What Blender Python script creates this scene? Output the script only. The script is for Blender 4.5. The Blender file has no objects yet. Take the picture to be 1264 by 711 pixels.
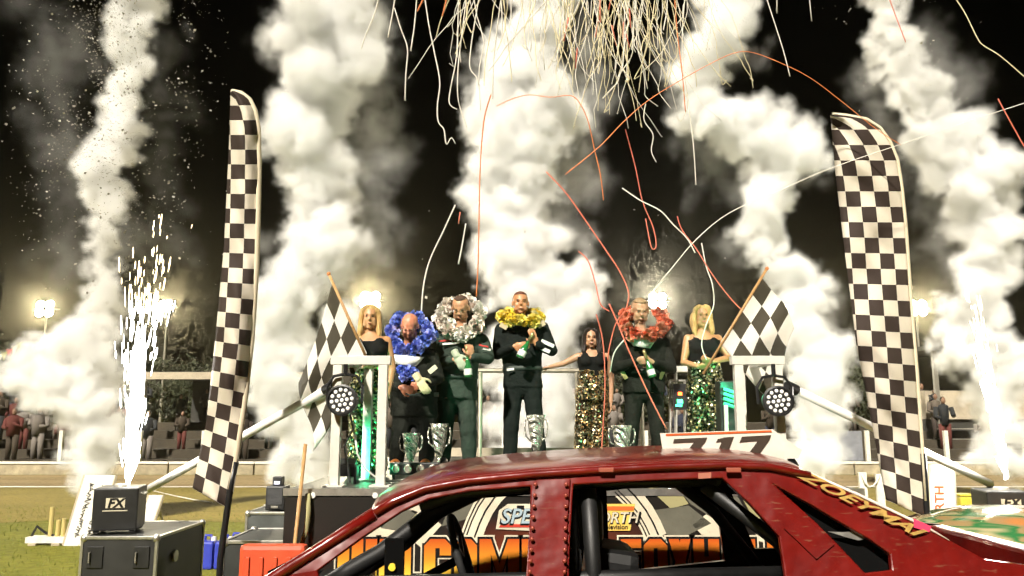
import bpy, bmesh, math, random
from math import sin, cos, pi, radians
from mathutils import Vector, Matrix, noise
from mathutils.geometry import tessellate_polygon

scene = bpy.context.scene
COL = scene.collection

# ------------------------------------------------------------ camera
FPX, TILT, EYE = 983.1, radians(9.2), Vector((0.0, 0.0, 1.6))
cam_d = bpy.data.cameras.new("camera"); cam = bpy.data.objects.new("camera", cam_d); COL.objects.link(cam)
cam.location = EYE; cam.rotation_euler = (pi / 2 + TILT, 0, 0)
cam_d.lens = 28.0; cam_d.sensor_width = 36.0; cam_d.clip_start = 0.05; cam_d.clip_end = 600
scene.camera = cam

# ------------------------------------------------------------ night sky, stadium light, exposure
SUN_EL, SUN_AZ = radians(42), radians(-20)          # floodlighting from behind the camera
world = bpy.data.worlds.new("World"); scene.world = world; world.use_nodes = True
wn = world.node_tree.nodes; wl = world.node_tree.links
sky = wn.new("ShaderNodeTexSky"); sky.sky_type = 'NISHITA'; sky.sun_disc = False
sky.sun_elevation = radians(-8); sky.sun_rotation = radians(180); sky.air_density = 0.6; sky.dust_density = 0.2
wl.new(sky.outputs[0], wn["Background"].inputs[0]); wn["Background"].inputs[1].default_value = 0.05
sun_d = bpy.data.lights.new("sun", 'SUN'); sun = bpy.data.objects.new("sun", sun_d); COL.objects.link(sun)
sun_d.energy = 5.0; sun_d.angle = radians(2.5); sun_d.color = (1.0, 0.925, 0.81)
sdir = Vector((sin(SUN_AZ) * cos(SUN_EL), -cos(SUN_AZ) * cos(SUN_EL), sin(SUN_EL)))   # towards the light
sun.rotation_euler = (-sdir).to_track_quat('-Z', 'Y').to_euler()
vs = scene.view_settings; vs.view_transform = 'Standard'; vs.look = 'None'; vs.exposure = 0.72; vs.gamma = 1.0; vs.use_curve_mapping = False
scene.render.engine = 'CYCLES'
cy = scene.cycles
cy.use_denoising = True; cy.use_adaptive_sampling = True; cy.adaptive_threshold = 0.09; cy.adaptive_min_samples = 12; cy.max_bounces = 8; cy.diffuse_bounces = 2; cy.glossy_bounces = 3; cy.transmission_bounces = 4; cy.volume_bounces = 6; cy.transparent_max_bounces = 12
cy.volume_step_rate = 4; cy.volume_max_steps = 128
cy.sample_clamp_indirect = 4.0; cy.caustics_reflective = False; cy.caustics_refractive = False

# ------------------------------------------------------------ helpers
FW = Vector((0, cos(TILT), sin(TILT))); UP = Vector((0, -sin(TILT), cos(TILT)))
def at(px, py, Y):
    "world point seen at photo pixel px,py at ground distance Y"
    d = FW + Vector((1, 0, 0)) * ((px - 632) / FPX) - UP * ((py - 355.5) / FPX)
    return EYE + d * (Y / d.y)
def ppm(Y, z=1.6):
    return FPX / (Y * cos(TILT) + (z - 1.6) * sin(TILT))
def on(px, py, z):
    "point on the horizontal plane z"
    d = FW + Vector((1, 0, 0)) * ((px - 632) / FPX) - UP * ((py - 355.5) / FPX)
    return EYE + d * ((z - EYE.z) / d.z)

class MB:
    def __init__(s): s.v = []; s.f = []; s.m = []; s.uv = None
    def add(s, vs_, fs, mi=0):
        o = len(s.v); s.v += [tuple(p) for p in vs_]
        for f in fs: s.f.append(tuple(i + o for i in f)); s.m.append(mi)
        return s
    def box(s, a, b, mi=0, M=None, bev=0.0):
        x0, y0, z0 = a; x1, y1, z1 = b
        if bev > 0:
            bm = bmesh.new(); bmesh.ops.create_cube(bm, size=1)
            for w in bm.verts: w.co = Vector(((x0 + x1) / 2 + w.co.x * (x1 - x0), (y0 + y1) / 2 + w.co.y * (y1 - y0), (z0 + z1) / 2 + w.co.z * (z1 - z0)))
            bmesh.ops.bevel(bm, geom=bm.edges[:], offset=bev, segments=2, affect='EDGES', profile=0.6)
            bm.verts.index_update()
            vs_ = [w.co.copy() for w in bm.verts]; fs = [[w.index for w in f.verts] for f in bm.faces]; bm.free()
        else:
            vs_ = [Vector(p) for p in ((x0,y0,z0),(x1,y0,z0),(x1,y1,z0),(x0,y1,z0),(x0,y0,z1),(x1,y0,z1),(x1,y1,z1),(x0,y1,z1))]
            fs = [(0,3,2,1),(4,5,6,7),(0,1,5,4),(1,2,6,5),(2,3,7,6),(3,0,4,7)]
        if M is not None: vs_ = [M @ p for p in vs_]
        return s.add(vs_, fs, mi)
    def tube(s, pts, r, n=8, mi=0, caps=True, flat=1.0):
        pts = [Vector(p) for p in pts]; k = len(pts)
        rs = r if isinstance(r, (list, tuple)) else [r] * k
        vs_ = []; prev = None
        for i, p in enumerate(pts):
            t = (pts[min(i + 1, k - 1)] - pts[max(i - 1, 0)])
            t = t.normalized() if t.length > 1e-9 else Vector((0, 0, 1))
            if prev is None: a = t.orthogonal().normalized()
            else:
                a = prev - t * prev.dot(t); a = a.normalized() if a.length > 1e-6 else t.orthogonal().normalized()
            prev = a; b = t.cross(a)
            for j in range(n):
                an = 2 * pi * j / n; vs_.append(p + (a * cos(an) + b * sin(an) * flat) * rs[i])
        fs = [(i*n + j, i*n + (j+1) % n, (i+1)*n + (j+1) % n, (i+1)*n + j) for i in range(k - 1) for j in range(n)]
        if caps: fs += [tuple(range(n))[::-1], tuple((k-1)*n + j for j in range(n))]
        return s.add(vs_, fs, mi)
    def lathe(s, prof, c, n=16, mi=0, M=None):
        c = Vector(c); vs_ = []
        for r, z in prof:
            for j in range(n):
                a = 2 * pi * j / n; p = Vector((r * cos(a), r * sin(a), z)); p = M @ p if M is not None else p; vs_.append(c + p)
        k = len(prof)
        fs = [(i*n + j, i*n + (j+1) % n, (i+1)*n + (j+1) % n, (i+1)*n + j) for i in range(k - 1) for j in range(n)]
        fs += [tuple(range(n))[::-1], tuple((k-1)*n + j for j in range(n))]
        return s.add(vs_, fs, mi)
    def ball(s, c, r, n=10, mi=0, M=None):
        c = Vector(c); r = Vector(r) if not isinstance(r, (int, float)) else Vector((r, r, r)); k = max(4, n // 2 + 1); vs_ = [Vector((0, 0, 1))]
        for i in range(1, k):
            th = pi * i / k
            for j in range(n): vs_.append(Vector((sin(th) * cos(2*pi*j/n), sin(th) * sin(2*pi*j/n), cos(th))))
        vs_.append(Vector((0, 0, -1))); L = len(vs_) - 1
        fs = [(0, 1 + j, 1 + (j+1) % n) for j in range(n)]
        for i in range(k - 2):
            for j in range(n): fs.append((1 + i*n + j, 1 + (i+1)*n + j, 1 + (i+1)*n + (j+1) % n, 1 + i*n + (j+1) % n))
        fs += [(L, 1 + (k-2)*n + (j+1) % n, 1 + (k-2)*n + j) for j in range(n)]
        out = []
        for p in vs_:
            p = Vector((p.x * r.x, p.y * r.y, p.z * r.z)); p = M @ p if M is not None else p; out.append(c + p)
        return s.add(out, fs, mi)
    def prism(s, loop, ext, mi=0):
        "closed polygon (list of 3D points), extruded by vector ext"
        loop = [Vector(p) for p in loop]; n = len(loop); ext = Vector(ext)
        tris = tessellate_polygon([loop])
        vs_ = loop + [p + ext for p in loop]
        fs = [tuple(t) for t in tris] + [tuple(i + n for i in reversed(t)) for t in tris]
        fs += [(i, (i+1) % n, (i+1) % n + n, i + n) for i in range(n)]
        return s.add(vs_, fs, mi)

def obj(name, mb, mats, parent=None, smooth=False, bevel=0.0, loc=None, rec=True):
    me = bpy.data.meshes.new(name)
    if isinstance(mb, MB):
        me.from_pydata(mb.v, [], mb.f); me.update()
        for p, mi in zip(me.polygons, mb.m): p.material_index = mi
        if rec:
            bm = bmesh.new(); bm.from_mesh(me); bmesh.ops.recalc_face_normals(bm, faces=bm.faces); bm.to_mesh(me); bm.free()
        if mb.uv:
            ul = me.uv_layers.new(name="UVMap")
            for lp in me.loops: ul.data[lp.index].uv = mb.uv[lp.vertex_index]
    else: me = mb
    o = bpy.data.objects.new(name, me); COL.objects.link(o)
    for m in (mats if isinstance(mats, (list, tuple)) else [mats]): me.materials.append(m)
    if smooth:
        for p in me.polygons: p.use_smooth = len(p.vertices) <= 4
    if bevel: 
        b = o.modifiers.new("bevel", 'BEVEL'); b.width = bevel; b.segments = 2; b.limit_method = 'ANGLE'; b.angle_limit = radians(40)
    if parent is not None: put(o, parent)
    if loc is not None: o.location = loc
    return o
def put(o, parent):
    o.parent = parent
    if parent.type == 'EMPTY' and parent.parent is None: o.matrix_parent_inverse = Matrix.Translation(-parent.location)
def empty(name, loc, label=None, cat=None, group=None):
    o = bpy.data.objects.new(name, None); COL.objects.link(o); o.location = loc; o.empty_display_size = 0.1
    return tag(o, label, cat, group)
def tag(o, label=None, cat=None, group=None, kind=None):
    if label: o["label"] = label
    if cat: o["category"] = cat
    if group: o["group"] = group
    if kind: o["kind"] = kind
    return o

MATS = {}
def mat(name, col, rough=0.6, metal=0.0, spec=0.5, bump=0.0, bscale=40, var=0.0, vscale=6, emit=None, estr=0.0, coat=0.0, col2=None, trans=0.0, sheen=0.0):
    if name in MATS: return MATS[name]
    m = bpy.data.materials.new(name); m.use_nodes = True; MATS[name] = m
    nt = m.node_tree; N = nt.nodes; L = nt.links; b = N["Principled BSDF"]
    b.inputs["Base Color"].default_value = (*col, 1); b.inputs["Roughness"].default_value = rough; b.inputs["Metallic"].default_value = metal
    b.inputs["Specular IOR Level"].default_value = spec; b.inputs["Coat Weight"].default_value = coat; b.inputs["Coat Roughness"].default_value = 0.08
    b.inputs["Transmission Weight"].default_value = trans
    if emit: b.inputs["Emission Color"].default_value = (*emit, 1); b.inputs["Emission Strength"].default_value = estr
    if var or bump or col2:
        tc = N.new("ShaderNodeTexCoord")
    if var or col2:
        nz = N.new("ShaderNodeTexNoise"); nz.inputs["Scale"].default_value = vscale; nz.inputs["Detail"].default_value = 6; nz.inputs["Roughness"].default_value = 0.65
        L.new(tc.outputs["Object"], nz.inputs["Vector"])
        rp = N.new("ShaderNodeValToRGB"); c2 = col2 if col2 else tuple(max(0, c * (1 - var)) for c in col); c1 = col if col2 else tuple(min(1, c * (1 + var)) for c in col)
        rp.color_ramp.elements[0].position = 0.32; rp.color_ramp.elements[1].position = 0.68
        rp.color_ramp.elements[0].color = (*c2, 1); rp.color_ramp.elements[1].color = (*c1, 1)
        L.new(nz.outputs["Fac"], rp.inputs["Fac"]); L.new(rp.outputs["Color"], b.inputs["Base Color"])
        mr = N.new("ShaderNodeMapRange"); mr.inputs["To Min"].default_value = max(0.02, rough - 0.12); mr.inputs["To Max"].default_value = min(1, rough + 0.12)
        L.new(nz.outputs["Fac"], mr.inputs["Value"]); L.new(mr.outputs[0], b.inputs["Roughness"])
    if bump:
        n2 = N.new("ShaderNodeTexNoise"); n2.inputs["Scale"].default_value = bscale; n2.inputs["Detail"].default_value = 5
        L.new(tc.outputs["Object"], n2.inputs["Vector"]); bp = N.new("ShaderNodeBump"); bp.inputs["Strength"].default_value = bump; bp.inputs["Distance"].default_value = 0.02
        L.new(n2.outputs["Fac"], bp.inputs["Height"]); L.new(bp.outputs[0], b.inputs["Normal"])
    return m
# ------------------------------------------------------------ ground, track, stands
def two_tone(name, c1, c2, scale, rough=0.9, bump=0.4, bscale=60, stretch=(1, 1, 1), c3=None):
    m = bpy.data.materials.new(name); m.use_nodes = True; N = m.node_tree.nodes; L = m.node_tree.links; b = N["Principled BSDF"]
    tc = N.new("ShaderNodeTexCoord"); mp = N.new("ShaderNodeMapping"); mp.inputs["Scale"].default_value = stretch; L.new(tc.outputs["Object"], mp.inputs[0])
    n1 = N.new("ShaderNodeTexNoise"); n1.inputs["Scale"].default_value = scale; n1.inputs["Detail"].default_value = 8; n1.inputs["Roughness"].default_value = 0.7; L.new(mp.outputs[0], n1.inputs["Vector"])
    rp = N.new("ShaderNodeValToRGB"); e = rp.color_ramp.elements; e[0].position = 0.35; e[1].position = 0.65; e[0].color = (*c2, 1); e[1].color = (*c1, 1)
    if c3: k = e.new(0.8); k.color = (*c3, 1)
    L.new(n1.outputs["Fac"], rp.inputs["Fac"])
    n2 = N.new("ShaderNodeTexNoise"); n2.inputs["Scale"].default_value = bscale; n2.inputs["Detail"].default_value = 6; L.new(tc.outputs["Object"], n2.inputs["Vector"])
    mx = N.new("ShaderNodeMix"); mx.data_type = 'RGBA'; mx.blend_type = 'MULTIPLY'; mx.inputs["Factor"].default_value = 0.7; L.new(rp.outputs[0], mx.inputs[6])
    r2 = N.new("ShaderNodeValToRGB"); r2.color_ramp.elements[0].position = 0.3; r2.color_ramp.elements[1].position = 0.7; r2.color_ramp.elements[0].color = (0.45, 0.45, 0.45, 1); L.new(n2.outputs["Fac"], r2.inputs["Fac"]); L.new(r2.outputs[0], mx.inputs[7])
    L.new(mx.outputs[2], b.inputs["Base Color"]); b.inputs["Roughness"].default_value = rough; b.inputs["Specular IOR Level"].default_value = 0.2
    bp = N.new("ShaderNodeBump"); bp.inputs["Strength"].default_value = bump; bp.inputs["Distance"].default_value = 0.04; L.new(n2.outputs["Fac"], bp.inputs["Height"]); L.new(bp.outputs[0], b.inputs["Normal"])
    return m
def sheet(name, x0, x1, y0, y1, z, m, wob=0.0, n=60):
    b = MB(); vs_ = []
    for i in range(n + 1):
        x = x0 + (x1 - x0) * i / n
        vs_ += [(x, y0 + wob * noise.noise((x * 0.7, y0, 1)), z), (x, y1 + wob * noise.noise((x * 0.7, y1, 7)), z)]
    b.add(vs_, [(2*i, 2*i+2, 2*i+3, 2*i+1) for i in range(n)])
    return tag(obj(name, b, m), kind="structure")
M_GRASS = two_tone("grass_ground", (0.23, 0.22, 0.028), (0.14, 0.15, 0.022), 0.35, bscale=9, c3=(0.25, 0.19, 0.05))
M_DIRT = two_tone("dirt", (0.31, 0.24, 0.06), (0.2, 0.165, 0.04), 0.5, bscale=14, stretch=(0.25, 1, 1))
M_TRACK = two_tone("track_shale", (0.42, 0.32, 0.16), (0.27, 0.2, 0.1), 0.6, bscale=12, stretch=(0.12, 1, 1))
M_WPAINT = mat("white_paint", (0.72, 0.68, 0.58), 0.6, var=0.15, vscale=9)
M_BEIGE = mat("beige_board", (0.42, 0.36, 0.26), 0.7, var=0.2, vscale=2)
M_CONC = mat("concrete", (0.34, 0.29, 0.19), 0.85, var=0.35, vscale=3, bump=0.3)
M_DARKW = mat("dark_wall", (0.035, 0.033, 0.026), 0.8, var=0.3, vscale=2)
M_STEELG = mat("galvanised", (0.35, 0.33, 0.28), 0.45, metal=0.6)
M_BLACK = mat("black_plastic", (0.012, 0.012, 0.012), 0.45, var=0.3, vscale=12)
M_BLACKM = mat("black_steel", (0.015, 0.015, 0.016), 0.35, metal=0.3)
b = MB(); b.add([(-160, -25, 0), (160, -25, 0), (160, 160, 0), (-160, 160, 0)], [(0, 1, 2, 3)]); tag(obj("ground", b, M_GRASS), kind="structure")
sheet("dirt_path", -70, 70, 12.6, 18.9, 0.004, M_DIRT, wob=1.3)
sheet("track", -70, 70, 19.0, 22.6, 0.008, M_TRACK, wob=0.2)
sheet("track_edge_line", -70, 70, 18.75, 18.98, 0.012, M_WPAINT)
# short grass blades on the infield near the stage
rnd = random.Random(41); b = MB()
for i in range(15000):
    Y = 6.0 + 9 * rnd.random() ** 1.3; X = rnd.uniform(-0.72 * Y, 0.72 * Y)
    if -1.7 < X < 2.4 and Y < 10: continue
    h = rnd.uniform(0.015, 0.05); a = rnd.uniform(0, pi); w = 0.006; dx, dy = cos(a) * w, sin(a) * w; lx, ly = rnd.uniform(-.02, .02), rnd.uniform(-.02, .02)
    b.add([(X - dx, Y - dy, 0), (X + dx, Y + dy, 0), (X + lx, Y + ly, h)], [(0, 1, 2)])
tag(obj("grass", b, mat("blade", (0.17, 0.19, 0.03), 0.7, var=0.5, vscale=1.5), rec=False), "short floodlit infield grass around the stage", "grass", kind="stuff")

# low track wall of separate concrete blocks with a pale capping
tw = empty("track_wall", (0, 22.8, 0), "low weathered wall of concrete blocks with pale capping along the track", "wall")
blk = MB(); blk.box((0, 0, 0), (2.36, 0.25, 0.30), bev=0.015)
cap = MB(); cap.box((0, -0.03, 0.303), (2.38, 0.28, 0.36), bev=0.01)
bo = co = None
for i in range(24):
    if bo is None:
        bo = obj("wall_block", blk, M_CONC, tw); co = obj("capping", cap, M_WPAINT, tw)
        o1, o2 = bo, co
    else:
        o1, o2 = bo.copy(), co.copy(); COL.objects.link(o1); COL.objects.link(o2)
    for o in (o1, o2): o.parent = tw; o.matrix_parent_inverse = Matrix(); o.location = (-28.8 + 2.4 * i, 0, 0)
# spectator rail fence behind the track
fe = empty("rail_fence", (0, 24.2, 0), "pale post and rail fence in front of the terraces", "fence")
pm = MB(); pm.box((-0.06, -0.06, 0), (0.06, 0.06, 1.2), bev=0.012); pobj = None
for i in range(27):
    if pobj is None: o = pobj = obj("post", pm, M_WPAINT, fe)
    else: o = pobj.copy(); COL.objects.link(o)
    o.parent = fe; o.matrix_parent_inverse = Matrix(); o.location = (-29 + 2.2 * i + 0.15 * (i % 3), 0, 0)
for z in (0.55, 0.8, 1.08):
    rm = MB(); rm.box((-29.4, -0.10, z - 0.035), (29, -0.063, z + 0.035)); obj("rail", rm, M_WPAINT if z > 1 else M_STEELG, fe)
# terraces: concrete steps
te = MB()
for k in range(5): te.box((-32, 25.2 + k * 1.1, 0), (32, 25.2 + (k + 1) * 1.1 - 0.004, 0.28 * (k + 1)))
tag(obj("terrace", te, mat("terrace_concrete", (0.05, 0.04, 0.025), 0.9, var=0.3, vscale=2)), kind="structure")  # concrete colour lowered to imitate the weaker light back there

def spectator(b, x, y, z, h, rnd, nm):
    mi = rnd.randrange(nm); lm = rnd.randrange(nm); w = h * 0.13
    b.tube([(x - w * .5, y, z), (x - w * .45, y, z + h * .48)], [w * .35, w * .5], 6, lm); b.tube([(x + w * .5, y, z), (x + w * .45, y, z + h * .48)], [w * .35, w * .5], 6, lm)
    b.tube([(x, y, z + h * .45), (x, y, z + h * .68), (x, y, z + h * .82), (x, y, z + h * .86)], [w * .9, w * 1.05, w * 1.1, w * .4], 8, mi, flat=0.65)
    for s in (-1, 1): b.tube([(x + s * w * 1.1, y, z + h * .8), (x + s * w * 1.35, y - .05, z + h * .62), (x + s * w * rnd.uniform(.3, 1.2), y - .2, z + h * rnd.uniform(.5, .75))], [w * .36, w * .33, w * .25], 6, mi)
    b.ball((x, y - .02, z + h * .925), (h * .045, h * .055, h * .07), 8, nm)
    b.ball((x, y + .015, z + h * .945), (h * .048, h * .056, h * .062), 8, nm + 1)
cm = [mat("coat_%d" % i, c, 0.85) for i, c in enumerate([(.012,.014,.016),(.03,.02,.014),(.09,.018,.012),(.025,.03,.02),(.10,.08,.06),(.014,.018,.035),(.04,.028,.016),(.16,.14,.12)])]  # coats and far skin coloured darker to imitate weaker floodlight on the crowd
M_SKINF = mat("far_skin_dim", (0.22, 0.12, 0.07), 0.6); M_HAIRF = mat("far_hair", (0.03, 0.02, 0.012), 0.6)
b = MB(); rnd = random.Random(5)
for k in range(5):
    x = -26.0
    while x < 22:
        x += rnd.uniform(0.45, 0.95)
        if rnd.random() < (0.1 if x < -13.5 else 0.72 if x < 14 else 0.8): continue
        spectator(b, x, 25.6 + 1.1 * k + rnd.uniform(-.2, .2), 0.28 * (k + 1), rnd.uniform(1.2, 1.75), rnd, 8)
tag(obj("crowd", b, cm + [M_SKINF, M_HAIRF], smooth=True), "crowd of spectators packed on the terraces behind the fence", "crowd", kind="stuff")

def shelter(x0, x1, y0, y1, z, bays, label):
    t = empty("stand_shelter", ((x0 + x1) / 2, y0, 0), label, "shelter")
    r = MB(); r.box((x0 - .25, y0 - .3, z + .16), (x1 + .25, y1, z + .26)); obj("roof", r, M_DARKW, t)
    r = MB(); r.box((x0 - .25, y0 - .34, z), (x1 + .25, y0 - .31, z + .24)); obj("fascia_board", r, M_BEIGE, t)
    for i in range(bays + 1):
        x = x0 + (x1 - x0) * i / bays
        p = MB(); p.box((x - .09, y0 - .09, 0), (x + .09, y0 + .09, z)); obj("post", p, M_BEIGE, t)
    r = MB(); r.box((x0, y1 - .1, 0), (x1, y1 + .03, z + .15)); obj("back_wall", r, M_DARKW, t)
    return t
shelter(-12.5, -6.2, 27.2, 31.5, 2.85, 2, "dark covered stand with pale posts behind the left feather flag")
# scoreboard-like stand on the far right: beige fascia above a dark opening
t = empty("grandstand", (18, 29, 0), "grandstand with beige upper wall above a dark front on the far right", "grandstand")
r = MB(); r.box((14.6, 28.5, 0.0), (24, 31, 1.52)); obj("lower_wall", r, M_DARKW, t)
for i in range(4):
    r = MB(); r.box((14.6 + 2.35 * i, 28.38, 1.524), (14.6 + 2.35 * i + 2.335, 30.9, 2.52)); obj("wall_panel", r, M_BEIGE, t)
r = MB(); r.box((14.4, 27.6, 3.9), (24.2, 31.2, 4.05)); obj("roof", r, M_DARKW, t)
for x in (14.8, 17.4, 20, 22.6): r = MB(); r.box((x - .07, 27.9, 1.3), (x + .07, 28.04, 3.9)); obj("post", r, M_STEELG, t)
r = MB(); r.box((14.5, 31.02, 0), (24.1, 31.15, 3.89)); obj("back_wall", r, M_DARKW, t)
for z in (.5, .85, 1.2): r = MB(); r.box((14.6, 27.75, z - .02), (24, 27.79, z + .02)); obj("rail", r, M_STEELG, t)
p = at(1158, 517, 28.0)
b = MB(); spectator(b, p.x, 28.15, 1.55, 1.0, random.Random(2), 1)
hb = obj("person", b, [cm[0], M_SKINF, M_HAIRF], smooth=True); tag(hb, "lone dark figure leaning by the beige grandstand wall", "person")
for (a, c, z0, z1, lab) in ((1008, 1063, .35, 1.2, "grey blue hoarding board beside the right feather flag"), (120, 146, .35, .95, "dark grey board standing behind the left smoke column")):
    q0 = at(a, 540, 23.6); q1 = at(c, 540, 23.6); t = empty("hoarding", ((q0.x + q1.x) / 2, 23.6, 0), lab, "hoarding")
    r = MB(); r.box((q0.x, 23.55, z0), (q1.x, 23.6, z1)); obj("board", r, mat("hoarding_paint", (0.2, 0.21, 0.23), 0.6, var=.2), t)
    for x in (q0.x + .1, q1.x - .1): r = MB(); r.box((x - .04, 23.61, 0), (x + .04, 23.69, z1)); obj("post", r, M_STEELG, t)

# dark trees behind the stands
def tree(px, Y, h, rx, seed, lab):
    rnd = random.Random(seed); p = at(px, 500, Y); t = empty("tree", (p.x, Y, 0), lab, "tree", "dark trees behind the stands")
    b = MB(); b.tube([(p.x, Y, 0), (p.x + .1, Y, h * .3), (p.x, Y, h * .7)], [.22, .16, .05], 8)
    for k in range(6):
        a = rnd.uniform(0, 2 * pi); b.tube([(p.x, Y, h * rnd.uniform(.3, .55)), (p.x + cos(a) * rx * .6, Y + sin(a) * rx * .6, h * rnd.uniform(.6, .85))], [.07, .02], 5)
    obj("trunk", b, mat("bark", (.05, .04, .03), .9), t)
    b = MB(); cl = [(Vector((rnd.gauss(0, .45) * rx, rnd.gauss(0, .45) * rx, h * rnd.uniform(.45, .92))), rnd.uniform(.35, .8) * rx * .5) for _ in range(26)]
    for i in range(4000):
        c, r = rnd.choice(cl); q = c + Vector((rnd.gauss(0, 1), rnd.gauss(0, 1), rnd.gauss(0, .8))) * r * .6 + Vector((p.x, Y, 0)); s = rnd.uniform(.07, .16)
        a, e = Vector((rnd.gauss(0, 1), rnd.gauss(0, 1), rnd.gauss(0, 1))).normalized() * s, Vector((rnd.gauss(0, 1), rnd.gauss(0, 1), rnd.gauss(0, 1))).normalized() * s
        b.add([q - a, q + e, q + a], [(0, 1, 2)])
    obj("crown", b, mat("leaf", (.028, .034, .012), .8, var=.5, vscale=.6), t, rec=False)
for i, (px, Y, h, rx, lab) in enumerate([(-10, 34, 4.6, 2.2, "dark tree at the far left edge beyond the crowd"), (95, 35, 4.2, 2.2, "dark tree beyond the crowd beside the leftmost floodlight"), (240, 34.5, 4.2, 2.0, "dark tree behind the left feather flag"), (520, 36, 4.0, 2.4, "dark tree behind the driver with the blue garland"), (760, 36, 4.0, 2.4, "dark tree behind the driver with the coral garland"), (1085, 35, 4.2, 2.2, "dark tree behind the right feather flag"), (1175, 34, 4.4, 2.0, "dark tree over the beige grandstand wall")]):
    tree(px, Y, h, rx, 60 + i, lab)

# floodlights on poles
M_LAMP = mat("lamp_glass", (1, 1, 1), .3, emit=(1.0, .93, .74), estr=90.0)
def floodlight(px, py, Y, lab, w=0.5, energy=3000, col=(1, .88, .6)):
    p = at(px, py, Y); t = empty("floodlight", (p.x, Y, 0), lab, "floodlight", "floodlights around the track")
    b = MB(); b.tube([(p.x, Y + .25, 0), (p.x, Y + .25, p.z + .3)], [.09, .05], 10); obj("pole", b, M_STEELG, t)
    b = MB(); b.box((p.x - w - .1, Y + .21, p.z - .04), (p.x + w + .1, Y + .28, p.z + .04)); obj("crossarm", b, M_STEELG, t)
    for s, s2 in ((-1, -1), (1, -1), (-1, 1), (1, 1)):
        c_ = Vector((p.x + s * w * .42, Y, p.z + s2 * w * .36)); M = Matrix.Rotation(radians(78), 3, 'X')
        b = MB(); b.lathe([(0, -.2), (w * .2, -.2), (w * .38, -.03), (w * .42, 0), (w * .41, .02), (w * .38, -.012), (0, -.013)], c_, 24, M=M); h = obj("lamp_head", b, M_BLACKM, t)
        b = MB(); b.lathe([(0, -.008), (w * .375, -.008), (w * .37, .006), (w * .22, .03), (0, .04)], c_, 24, M=M); obj("lamp_glass", b, M_LAMP, h, smooth=True)
    l = bpy.data.lights.new("lamp_light", 'SPOT'); l.energy = energy; l.spot_size = radians(150); l.spot_blend = .6; l.shadow_soft_size = .25; l.color = col
    lo = bpy.data.objects.new("lamp_light", l); COL.objects.link(lo); put(lo, t); lo.location = (p.x, Y - .25, p.z); lo.rotation_euler = (Vector((0, 4, 1)) - lo.location).to_track_quat('-Z', 'Y').to_euler()
    return t
floodlight(55, 381, 44, "leftmost floodlight shining above the crowd beside the thin smoke column", .62)
floodlight(205, 377, 47, "floodlight shining behind the left spark fountain", .42)
floodlight(457, 371, 40, "floodlight shining above the blonde woman beside the broad smoke column", .62, 4000)
floodlight(812, 371, 44, "floodlight shining beside the head of the driver in coral garland", .6, 4000, (1, .95, .85))
floodlight(972, 382, 46, "small floodlight shining through smoke behind the right hand flag", .36)
floodlight(1133, 380, 44, "floodlight shining just beside the right feather flag", .6)
# bunting at the far left
bt = empty("bunting", tuple(at(5, 432, 24)), "string of small coloured pennants at the far left edge", "bunting")
q0, q1 = at(-40, 436, 24), at(30, 418, 24); b = MB(); pts = [q0.lerp(q1, k / 12) + Vector((0, 0, -.3 * sin(pi * k / 12))) for k in range(13)]; b.tube(pts, .012, 4); obj("string", b, M_BLACK, bt)
for k in range(1, 12):
    q = pts[k]; b = MB(); b.prism([q + Vector((-.1, 0, 0)), q + Vector((.1, 0, .02)), q + Vector((0, 0, -.26))], (0, .006, 0)); obj("pennant", b, mat("pen%d" % (k % 3), ((.5, .05, .04), (.7, .65, .55), (.3, .3, .05))[k % 3], .7), bt)

# smoky night air
m = bpy.data.materials.new("haze_air"); m.use_nodes = True; N = m.node_tree.nodes; N.remove(N["Principled BSDF"]); pv = N.new("ShaderNodeVolumePrincipled")
pv.inputs["Density"].default_value = 0.0006; pv.inputs["Color"].default_value = (.92, .86, .66, 1); pv.inputs["Anisotropy"].default_value = 0.955
m.node_tree.links.new(pv.outputs[0], N["Material Output"].inputs["Volume"])
b = MB(); b.box((-165, -30, -1), (165, 165, 14)); tag(obj("haze", b, m), "thin smoky air lit by the floodlights", "haze", kind="stuff")
# ------------------------------------------------------------ text and block lettering
def text_mesh(txt, size, ext=0.0, shear=0.0, bold=0.0, space=1.0, align='CENTER'):
    cu = bpy.data.curves.new("lettering", 'FONT'); cu.body = txt; cu.size = size; cu.extrude = ext; cu.shear = shear; cu.offset = bold; cu.space_character = space
    cu.align_x = align; cu.align_y = 'CENTER'; cu.resolution_u = 3
    o = bpy.data.objects.new("lettering", cu); COL.objects.link(o); dg = bpy.context.evaluated_depsgraph_get()
    me = bpy.data.meshes.new_from_object(o.evaluated_get(dg)); bpy.data.objects.remove(o); bpy.data.curves.remove(cu); me.materials.clear(); return me
def lettering(txt, size, origin, xdir, ydir, m, parent, ext=0.001, sx=1.0, **k):
    me = text_mesh(txt, size, ext, **k); me.transform(Matrix.Diagonal((sx, 1, 1, 1))); x = Vector(xdir).normalized(); y = Vector(ydir).normalized(); z = x.cross(y).normalized()
    M = Matrix((x, y, z)).transposed().to_4x4(); M.translation = Vector(origin); me.transform(M)
    return obj("lettering", me, m, parent)
W_ = 0.30   # heavy condensed letters in a unit-high cell, strokes as convex polygons
def R4(x0, y0, x1, y1): return [(x0, y0), (x1, y0), (x1, y1), (x0, y1)]
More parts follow.
